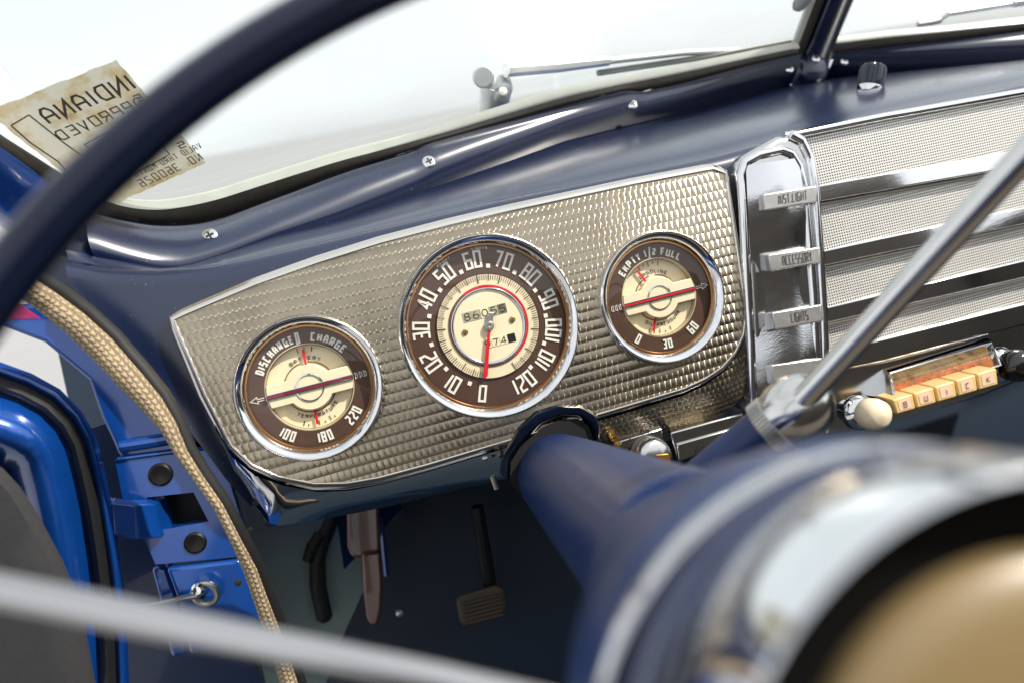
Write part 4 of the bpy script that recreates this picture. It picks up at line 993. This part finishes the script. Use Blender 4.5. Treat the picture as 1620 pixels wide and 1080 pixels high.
mb.loft(rows, flip=False); part('collar', mb, mat('black_enamel', (.006, .009, .016), 0, .12, coat=.8), cl, smooth=60)
mb = MB(); lp0 = [pix(*q_, .0036) for q_ in cI]+[pix(950, 745, .0036), pix(890, 790, .0036), pix(830, 790, .0036)]; mb.add(lp0, [list(range(len(lp0)))]); part('opening_shade_plate', mb, mat('black_void', (.003, .003, .004), 0, .9), cl, smooth=0)  # flat black plate; the dark of the column opening is its colour
mb = MB(); mb.tube([pix(779, 752, .0), pix(786, 772, -.002)], .0022, 10); part('pin', mb, STEEL, cl)

sw_ = thing('steering_wheel', 'thin navy rimmed steering wheel with chrome spokes and tan horn button close to the lens', 'steering wheel', K+AX*.43)
RCN = np.array((-.03129422, -.09315936, .4331212)); RN = unit((-.08383207, .21992095, .97190893)); RR = .20976  # rim plane tilted off the column axis, fitted to the rim's image pixels
e1 = unit(np.cross((0, 1, 0), RN)); e2 = np.cross(RN, e1)
mb = MB(); mb.tube([RCN+RR*(math.cos(a)*e1+math.sin(a)*e2) for a in np.linspace(0, 2*math.pi, 160, endpoint=False)], .0064, 20, closed=True); part('rim', mb, RIM, sw_, smooth=60)
_h1 = unit(np.cross((0, 1, 0), AX)); HOFF = -.0052*_h1-.0042*np.cross(AX, _h1)
def hub(nm, prof, m_, seg=128, off=0.0):
    mb = MB(); mb.lathe(K+HOFF*off, AX, prof, seg); mb.f = [f for f in mb.f if len(f) == 4]; return part(nm, mb, m_, sw_, smooth=50)
hub('hub_bowl', [(.0330, .3495), (.0365, .3500), (.0385, .365), (.0420, .385), (.0470, .405), (.0525, .425), (0.0544, .438), (0.0558, .445), (0.0564, .450), (0.0563, .455), (0.0556, .4600), (0.0546, .4640), (0.0531, .466)], NAVY_SATIN, 128, 1)
hub('hub_ring', [(.0560, .4640), (.0566, .4665), (.0563, .4690), (.0554, .4704), (.0542, .4700), (.0536, .468)], CHROME, 128, 1)
hub('hub_dome', [(.0542, .4685), (.0532, .4710), (.0518, .4732), (.0506, .4752), (.0498, .476)], mat('navy_reflection_dome', (.006, .016, .06), .2, .10, coat=1), 128, .6)  # chrome dome: its dark blue reflection is put into the colour
hub('hub_cup', [(.0498, .4745), (.0508, .4800), (.0506, .4900), (.0502, .5000), (.0499, .5030), (.0492, .5034), (.0486, .5025)], CHROME)
DEEP_BLACK = mat('deep_black_rubber', (.004, .004, .004), 0, .8, spec=.08)
hub('button_surround', [(.0487, .5005), (.0470, .5000), (.0440, .4975), (.0400, .4960), (.036, .4960)], DEEP_BLACK)
hub('horn_button', [(.0384, .4960), (.0386, .4990), (.0374, .5008), (.032, .5024), (.023, .5036), (.012, .5043), (0, .5045)], TAN)
def onrim(x, y, off=0): return onp(x, y, RCN+RN*off, RN)
SPOKE = mat('dull_chrome_rod', (.50, .50, .51), 1, .16)
def spoke(a, b, offs, r, lift=0.0):
    A, B_ = onrim(*a, lift), onrim(*b, lift); d = unit(A-B_); side = np.cross(RN, d)
    # extend to the rim on one end and to the hub on the other
    h = K+AX*.462; h = h+d*.052
    tend = None
    for tt in np.linspace(0, .4, 4000):
        if np.linalg.norm(A+d*(tt-.2)-RCN) >= RR-.002 and (A+d*(tt-.2)-RCN) @ d > 0: tend = A+d*(tt-.2); break
    for o_ in offs:
        st0 = B_+d*((h-B_) @ d)+side*o_; mb = MB(); mb.tube([st0-d*.012-RN*-.006, st0+d*.03, tend+side*o_], r, 14); part('spoke_rod', mb, SPOKE, sw_, smooth=60)
spoke((0, 932), (540, 1043), (0, ), .0036)

spoke((1700, 686), (1400, 694), (0, ), .0064, .036)

# gear shift lever on the column
sh = thing('shift_lever', 'slanting chrome gear shift rod with worn domed cap on a navy tube', 'gear lever', dep(1090, 760, .44))
A = dep(1044, 822, .44); B_ = dep(1217, 682, .41); d = unit(B_-A)
mb = MB(); mb.tube([A, B_], .0143, 40); part('lever_tube', mb, NAVY_SATIN, sh, smooth=50)
mb = MB(); seg = 200; rows = []; e1 = unit(np.cross(d, EV)); e2 = np.cross(d, e1)
for r_, h in ((.0145, -.001), (.0165, -.0002), (.0165, .007), (.0160, .0078)):
    rows.append([B_+d*h+(r_+.0005*(1 if (k//2) % 2 else -1)*(r_ > .0162))*(math.cos(2*math.pi*k/seg)*e1+math.sin(2*math.pi*k/seg)*e2) for k in range(seg)])
mb.loft(rows, closed=True); part('knurled_band', mb, STEEL, sh, smooth=20)
mb = MB(); mb.lathe(B_+d*.0075, d, [(.0162, 0), (.0176, .005), (.0180, .010), (.0172, .016), (.0145, .022), (.0095, .027), (.006, .029), (0, .030)], 64); part('domed_cap', mb, CHROME_W, sh, smooth=60)
r0 = dep(1270, 632, .392); r1 = dep(1660, 203, .30); dd = unit(r1-r0)
mb = MB(); mb.tube([r0, r0+dd*.005, r0+(r1-r0)*.5, r1+dd*.05], [.0072, .0062, .0060, .0058], 24); part('rod', mb, CHROME_W, sh, smooth=60)
mb = MB(); mb.lathe(r1+dd*.045, dd, [(.0065, 0), (.009, .004), (.0135, .014), (.0150, .024), (.0125, .034), (.007, .040), (0, .042)], 40); part('lever_knob', mb, TAN, sh, smooth=60)

# ================================================================== LEFT SIDE: WINDLACE, HINGE PILLAR, DOOR
wlp = [(-60, 400, .44), (36, 452, .465), (75, 478, .48), (118, 511, .49), (160, 550, .50), (203, 597, .505), (240, 638, .51), (265, 672, .512), (288, 718, .515), (315, 758, .52), (345, 800, .525), (373, 855, .535), (396, 902, .55), (419, 967, .565), (438, 1018, .58), (470, 1120, .60)]
ws_ = thing('windlace', 'tan woven windlace cord lining the front edge of the door opening', 'windlace', dep(445, 1090, .7))
wid = [36, 36, 38, 40, 41, 39, 34, 26, 19, 16, 15, 16, 20, 22, 24, 26]
pts, rads = [], []
for i in range(len(wlp)-1):
    for k in range(5):
        f = k/5; a = np.array(wlp[i])+(np.array(wlp[i+1])-np.array(wlp[i]))*f; w_ = wid[i]+(wid[i+1]-wid[i])*f
        pts.append(dep(*a)); rads.append(w_/2*a[2]/F)
mb = MB(); mb.tube(pts, rads, 28); part('cord', mb, WEAVE, ws_, smooth=60)
mb = MB(); mb.tube([dep(x+w_*.5, y-w_*.42, z+.010) for (x, y, z), w_ in zip(wlp, wid)], [.0055]*len(wlp), 12); part('backing_strip', mb, BLACK, ws_, smooth=60)

hp = thing('hinge_pillar', 'bright blue painted door hinge pillar with a slotted plate and screws', 'hinge pillar', pix(300, 1000, -.03))
ZJ = -.035
def J(pts, n=ZJ): return [pix(x, y, n) for x, y in pts]
mb = MB(); mb.slab(J([(-40, 486), (60, 480), (130, 510), (220, 610), (310, 730), (350, 800), (300, 770), (190, 722), (160, 660), (140, 600), (70, 542), (-40, 500)])[::-1], (0, 0, -.06)); part('upper_jamb', mb, BLUE, hp, smooth=40, bevel=.003, seg=3)
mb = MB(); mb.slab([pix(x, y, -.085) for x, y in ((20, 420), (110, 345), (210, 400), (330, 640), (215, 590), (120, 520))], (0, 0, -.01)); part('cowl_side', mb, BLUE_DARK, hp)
mb = MB(); mb.slab(J([(158, 640), (175, 690), (188, 720), (330, 700), (345, 760), (240, 620), (170, 560)], ZJ-.012)[::-1], (0, 0, -.05)); part('inner_jamb', mb, BLUE, hp, smooth=40, bevel=.002)
mb = MB(); mb.tube(J([(190, 706), (230, 700), (290, 690)], ZJ+.004), .0045, 10); part('weld_bead', mb, BLUE, hp)
# plate with a rectangular slot: built from four bars round the opening
PLATE = [(182, 726), (262, 716), (345, 706), (372, 790), (396, 866), (398, 880), (245, 892), (222, 842), (196, 790)]
mbp = MB()
poly = [pix(x, y, ZJ+.004)[:2] for x, y in ((182, 727), (275, 716), (345, 706), (372, 790), (398, 878), (310, 886), (246, 892), (224, 842), (194, 788))]
hole = [pix(x, y, ZJ+.004)[:2] for x, y in ((232, 786), (306, 778), (330, 824), (252, 838))]
mbp.filled([tuple(p) for p in poly], [[tuple(p) for p in hole]], ZJ+.004)
hb_ = [np.array((*p, ZJ+.004)) for p in hole]; mbp.loft([hb_+[hb_[0]], [p-EN*.012 for p in hb_]+[hb_[0]-EN*.012]])
pb_ = [np.array((*p, ZJ+.004)) for p in poly]; mbp.loft([pb_+[pb_[0]], [p-EN*.012 for p in pb_]+[pb_[0]-EN*.012]], flip=True)
part('slotted_plate', mbp, BLUE, hp, smooth=20)
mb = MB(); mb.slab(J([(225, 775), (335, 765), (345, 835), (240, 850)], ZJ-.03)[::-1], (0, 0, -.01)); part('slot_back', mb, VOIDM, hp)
mb = MB(); mb.tube(J([(186, 726), (262, 716), (344, 706)], ZJ+.004), .0016, 8); part('plate_edge', mb, BLUE, hp)
for (x, y, r_) in ((254, 750, .0085), (309, 858, .0080)):
    p = pix(x, y, ZJ+.0045); mb = MB(); mb.lathe(p, EN, [(r_, -.001), (r_, .0004), (r_*.8, .0014), (r_*.3, .0006), (0, .0004)], 28); part('plate_screw', mb, mat('dark_screw', (.015, .014, .014), .5, .35), hp)
mb = MB(); mb.slab(J([(262, 898), (380, 884), (398, 930), (425, 1020), (300, 1035), (285, 960)], ZJ+.006)[::-1], (0, 0, -.03)); part('lower_plate', mb, BLUE, hp, smooth=30, bevel=.003, seg=3)
mb = MB(); mb.slab(J([(238, 898), (262, 896), (290, 965), (300, 1035), (270, 1040), (255, 960)], ZJ-.004)[::-1], (0, 0, -.03)); part('lower_plate', mb, BLUE, hp, smooth=30, bevel=.003)
mb = MB(); mb.lathe(pix(377, 920, ZJ+.0065), EN, [(.0025, 0), (.0015, .0004), (0, .0004)], 14); part('small_hole', mb, INK, hp)
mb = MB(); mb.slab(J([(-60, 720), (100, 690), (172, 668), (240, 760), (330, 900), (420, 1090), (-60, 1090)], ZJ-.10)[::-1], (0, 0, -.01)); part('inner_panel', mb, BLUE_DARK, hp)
# magenta cloth scrap behind the windlace
mb = MB(); mb.slab([dep(x, y, .53) for x, y in ((-20, 474), (30, 482), (62, 504), (-20, 506))][::-1], (0, 0, -.004)); o = part('cloth_tab', mb, MAG); tag(o, 'small magenta cloth tab beside the upper end of the tan cord', 'cloth tab')

# check strap curving from the slot to the door
cs_ = thing('check_arm', 'curved blue hinge arm reaching from the slotted plate to the door', 'hinge arm', pix(240, 820, ZJ))
top = [(80, 824, -.0), (108, 806, .012), (140, 792, .022), (175, 794, .026), (210, 799, .022), (245, 797, .010), (262, 787, -.012), (266, 785, -.035)]
bot = [(86, 836, -.0), (112, 822, .012), (146, 832, .022), (182, 846, .026), (216, 853, .022), (252, 850, .010), (280, 838, -.012), (290, 832, -.035)]
mb = MB(); rows = []
for k in np.linspace(0, len(top)-1, 32):
    a = np.array([np.interp(k, range(len(top)), [q_[j] for q_ in top]) for j in range(3)]); b = np.array([np.interp(k, range(len(bot)), [q_[j] for q_ in bot]) for j in range(3)])
    A, B_ = pix(a[0], a[1], ZJ+a[2]), pix(b[0], b[1], ZJ+b[2]); rows.append([A+np.array((-.003, .003, -.008)), A, B_, B_+np.array((-.003, 0, -.008))])
mb.loft(rows, flip=False); mb.loft([[r_[3], r_[0]] for r_ in rows]); part('arm', mb, BLUE, cs_, smooth=40, bevel=.0008)
eb = thing('eye_bolt', 'small chrome eye bolt and link on the lower blue plate', 'bolt', pix(322, 940, ZJ+.01))
p = pix(325, 938, ZJ+.014); mb = MB(); mb.tube([p+.0085*(math.cos(a)*unit((1, .4, .3))+math.sin(a)*unit((-.4, 1, .2))) for a in np.linspace(0, 2*math.pi, 24, endpoint=False)], .0024, 10, closed=True); part('eye', mb, STEEL, eb)
mb = MB(); mb.lathe(pix(314, 932, ZJ+.018), (-.2, .1, 1), [(.005, -.012), (.005, .001), (.003, .003), (0, .0032)], 16); part('pin', mb, CHROME, eb)
mb = MB(); mb.tube([pix(316, 940, ZJ+.016), pix(285, 946, ZJ+.014), pix(250, 955, ZJ+.010), pix(180, 965, ZJ)], .0035, 10, squash=(1, .6)); part('link', mb, STEEL, eb)

dr = thing('car_door', 'open blue car door with black seal and grey upholstered inner panel', 'door', dep(0, 950, .5))
edge = [(-140, 540, .50), (-40, 562, .505), (0, 572, .51), (50, 590, .515), (95, 615, .52), (130, 650, .525), (152, 690, .53), (165, 740, .535), (178, 800, .54), (190, 880, .55), (200, 960, .56), (205, 1090, .57)]
def strip(nm, off0, off1, m_, bulge, z0=0, z1=0, b=.0):
    mb = MB(); rows = []
    for i, (x, y, z) in enumerate(edge):
        a = np.array(edge[max(i-1, 0)][:2]); c2 = np.array(edge[min(i+1, len(edge)-1)][:2]); t = unit(c2-a); nn = np.array((-t[1], t[0]))
        P0 = np.array((x, y))+nn*off0; P1 = np.array((x, y))+nn*off1; row = []
        for k in np.linspace(0, 1, 8):
            q_ = P0+(P1-P0)*k; row.append(dep(q_[0], q_[1], z+z0+(z1-z0)*k-bulge*math.sin(math.pi*k)))
        rows.append(row)
    mb.loft(rows, flip=True); return part(nm, mb, m_, dr, smooth=60)
strip('door_skin_edge', 0, 20, BLUE, .006, .006, -.002)
strip('door_seal', 20, 48, BLACK, .010, -.002, -.012)
strip('door_shell', 46, 150, BLUE, .022, -.010, -.020)
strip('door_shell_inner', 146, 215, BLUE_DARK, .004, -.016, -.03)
mb = MB(); rows = []
up = [(-160, 690, .43), (-60, 716, .44), (0, 742, .45), (28, 772, .455), (54, 812, .46), (76, 852, .465), (96, 890, .47), (113, 930, .475), (132, 1000, .48), (150, 1100, .49)]
for x, y, z in up: rows.append([dep(x+4, y-3, z+.022), dep(x, y, z+.002), dep(x-14, y+7, z-.005), dep(x-60, y+30, z-.010), dep(x-200, y+100, z-.016), dep(x-420, y+200, z-.02)])
mb.loft(rows, flip=True); part('inner_upholstery', mb, UPHOL, dr, smooth=60)

# ================================================================== FOOTWELL
kp = thing('kick_panel', 'grey-green painted kick panel beside the footwell below the dash', 'kick panel', dep(480, 900, .8))
mb = MB(); kq = [dep(360, 770, .74), dep(600, 770, .86), dep(600, 950, .90), dep(610, 1120, .92), dep(440, 1120, .80), dep(395, 900, .76)]
mb.add(kq, [list(range(6))[::-1]]); mb.add([p+np.array((-.01, 0, -.02)) for p in kq], [list(range(6))]); part('panel', mb, GREYGREEN, kp)
def kplane(x, y, lift=0.0):
    nr = unit(np.cross(kq[4]-kq[0], kq[2]-kq[0])); nr = nr if nr @ (CAM-kq[0]) > 0 else -nr
    return onp(x, y, kq[0]+nr*lift, nr)
for (x, y) in ((458, 1006), (394, 839), (632, 969)):
    mb = MB(); nr = unit(CAM-kq[0]); mb.lathe(kplane(x, y, .002) if x < 600 else dep(632, 969, .83), nr, [(.004, -.003), (.004, .001), (.002, .0025), (0, .0028)], 16); part('screw', mb, STEEL, kp)
bh = thing('brake_handle', 'glossy brown hand brake handle hanging under the dash', 'handle', dep(575, 860, .76))
mb = MB()
def flat(poly, z0, t_, m_, nm, bev):
    mb = MB(); mb.slab([dep(x, y, z0) for x, y in poly][::-1], tuple(np.array(dep(500, 500, z0+t_))-np.array(dep(500, 500, z0)))); return part(nm, mb, m_, bh, smooth=40, bevel=bev, seg=4)
flat([(548, 790), (600, 780), (604, 890), (576, 884), (556, 882), (549, 866)], .75, .02, BROWN2, 'upper_grip', .004)
flat([(572, 876), (602, 872), (606, 925), (604, 965), (598, 988), (588, 991), (580, 978), (574, 930)], .742, .022, BROWN2, 'lower_grip', .006)
mb = MB(); mb.tube([dep(602, 815, .80), dep(607, 870, .80), dep(611, 910, .80)], .003, 8); o = part('blue_cable', mb, BLUE); tag(o, 'thin blue cable just right of the brown brake handle', 'cable')
hs_ = thing('shadow_strip', 'black curved forked strip hanging against the grey-green kick panel', 'strip', dep(515, 985, .74))  # solid black shape in place of the shadow cast by the handle
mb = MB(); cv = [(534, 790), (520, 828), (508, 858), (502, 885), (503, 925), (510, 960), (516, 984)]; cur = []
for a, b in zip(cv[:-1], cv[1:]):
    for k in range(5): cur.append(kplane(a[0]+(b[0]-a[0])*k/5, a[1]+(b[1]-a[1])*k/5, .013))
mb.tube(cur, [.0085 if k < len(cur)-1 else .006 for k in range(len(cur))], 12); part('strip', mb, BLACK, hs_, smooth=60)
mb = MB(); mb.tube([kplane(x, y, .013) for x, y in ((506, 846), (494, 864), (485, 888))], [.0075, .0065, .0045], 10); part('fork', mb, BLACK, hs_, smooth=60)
cpd = thing('clutch_pedal', 'small brown ribbed rubber pedal pad on a dark arm in the footwell', 'pedal', dep(765, 955, .93))
pf_ = [(720, 948), (727, 940), (785, 923), (798, 930), (803, 965), (796, 973), (737, 991), (728, 985)]
mb = MB(); mb.slab([dep(x, y, .80) for x, y in pf_][::-1], tuple(dep(760, 950, .82)-dep(760, 950, .80))); pad = part('pad', mb, RUBBER_BR, cpd, smooth=40, bevel=.004, seg=3)
for k in range(6):
    y0 = 950+k*6.2; mb = MB(); mb.tube([dep(733+k*.8, y0+6-1.5, .799), dep(792+k*.9, y0-9-1.5, .799)], .0016, 8); part('rib', mb, RUBBER_BR, pad)
mb = MB(); mb.tube([dep(776, 930, .815), dep(768, 880, .81), dep(755, 800, .80)], [.007, .007, .006], 10); part('pedal_arm', mb, mat('dark_iron', (.012, .014, .018), .6, .4), cpd)


# ================================================================== THE REST OF THE CABIN (open car: passenger side, seat)
def PW(x, y, z):   # x right, y forward, z up, level with the ground, from the speedometer
    return np.array((x, y*ST+z*CT, -y*CT+z*ST))
HEAD = mat('tan_headliner', (.42, .36, .27), 0, .95, var=.1, vscale=200, bump=.3, bscale=900)
SEATM = mat('grey_brown_cloth', (.10, .085, .07), 0, .95, var=.15, vscale=300, bump=.4, bscale=900)
hd = thing('engine_hood', 'long rounded blue engine hood ahead of the windshield', 'hood', PW(.46, 1.0, -.3))
mb = MB(); rows = []
for y, zt_, hw_ in ((.16, .075, .62), (.30, .070, .52), (.55, .062, .44), (.9, .052, .40), (1.3, .040, .36), (1.6, .02, .30), (1.72, -.06, .22)):
    rows.append([PW(.46+hw_*math.cos(a), y, zt_-.34*(1-math.sin(a)**.8)) for a in np.linspace(.02, math.pi-.02, 25)])
mb.loft(rows); part('hood_top', mb, BLUE, hd, smooth=60)
mb = MB(); mb.tube([PW(.46, y, z+.004) for y, z in ((.30, .068), (.55, .060), (.9, .050), (1.3, .038), (1.6, .018))], .006, 8); part('centre_strip', mb, CHROME, hd)
pd = thing('passenger_door', 'closed passenger door with its window on the far side of the car', 'door', PW(1.22, -.6, -.5))
mb = MB(); mb.slab([PW(1.22, y, z) for y, z in ((.15, .10), (-1.3, .10), (-1.3, -.56), (.15, -.56))], (.05, 0, 0)); part('lower_panel', mb, SEATM, pd, bevel=.01)
mb = MB(); mb.slab([PW(1.24, y, z) for y, z in ((.15, .10), (-.02, .42), (-.07, .42), (.08, .10))], (.03, 0, 0)); part('window_post', mb, BLUE, pd)
st_ = thing('unseen_bench_seat', 'unseen grey brown cloth bench seat, backrest raised to darken reflections in the panel', 'seat', PW(.42, -.9, -.5))
mb = MB(); mb.slab([PW(-.36, y, z) for y, z in ((-.80, -.20), (-.94, .30), (-1.00, .34), (-1.08, .30), (-1.08, -.5), (-.80, -.5))], (1.54, 0, 0)); part('raised_backrest', mb, SEATM, st_, bevel=.04, seg=4)  # out of view; height chosen so the panel mirrors dark cloth
mb = MB(); mb.slab([PW(-.36, y, z) for y, z in ((-.36, -.30), (-.40, -.24), (-.80, -.27), (-.80, -.5), (-.36, -.5))], (1.54, 0, 0)); part('cushion', mb, SEATM, st_, bevel=.03, seg=4)
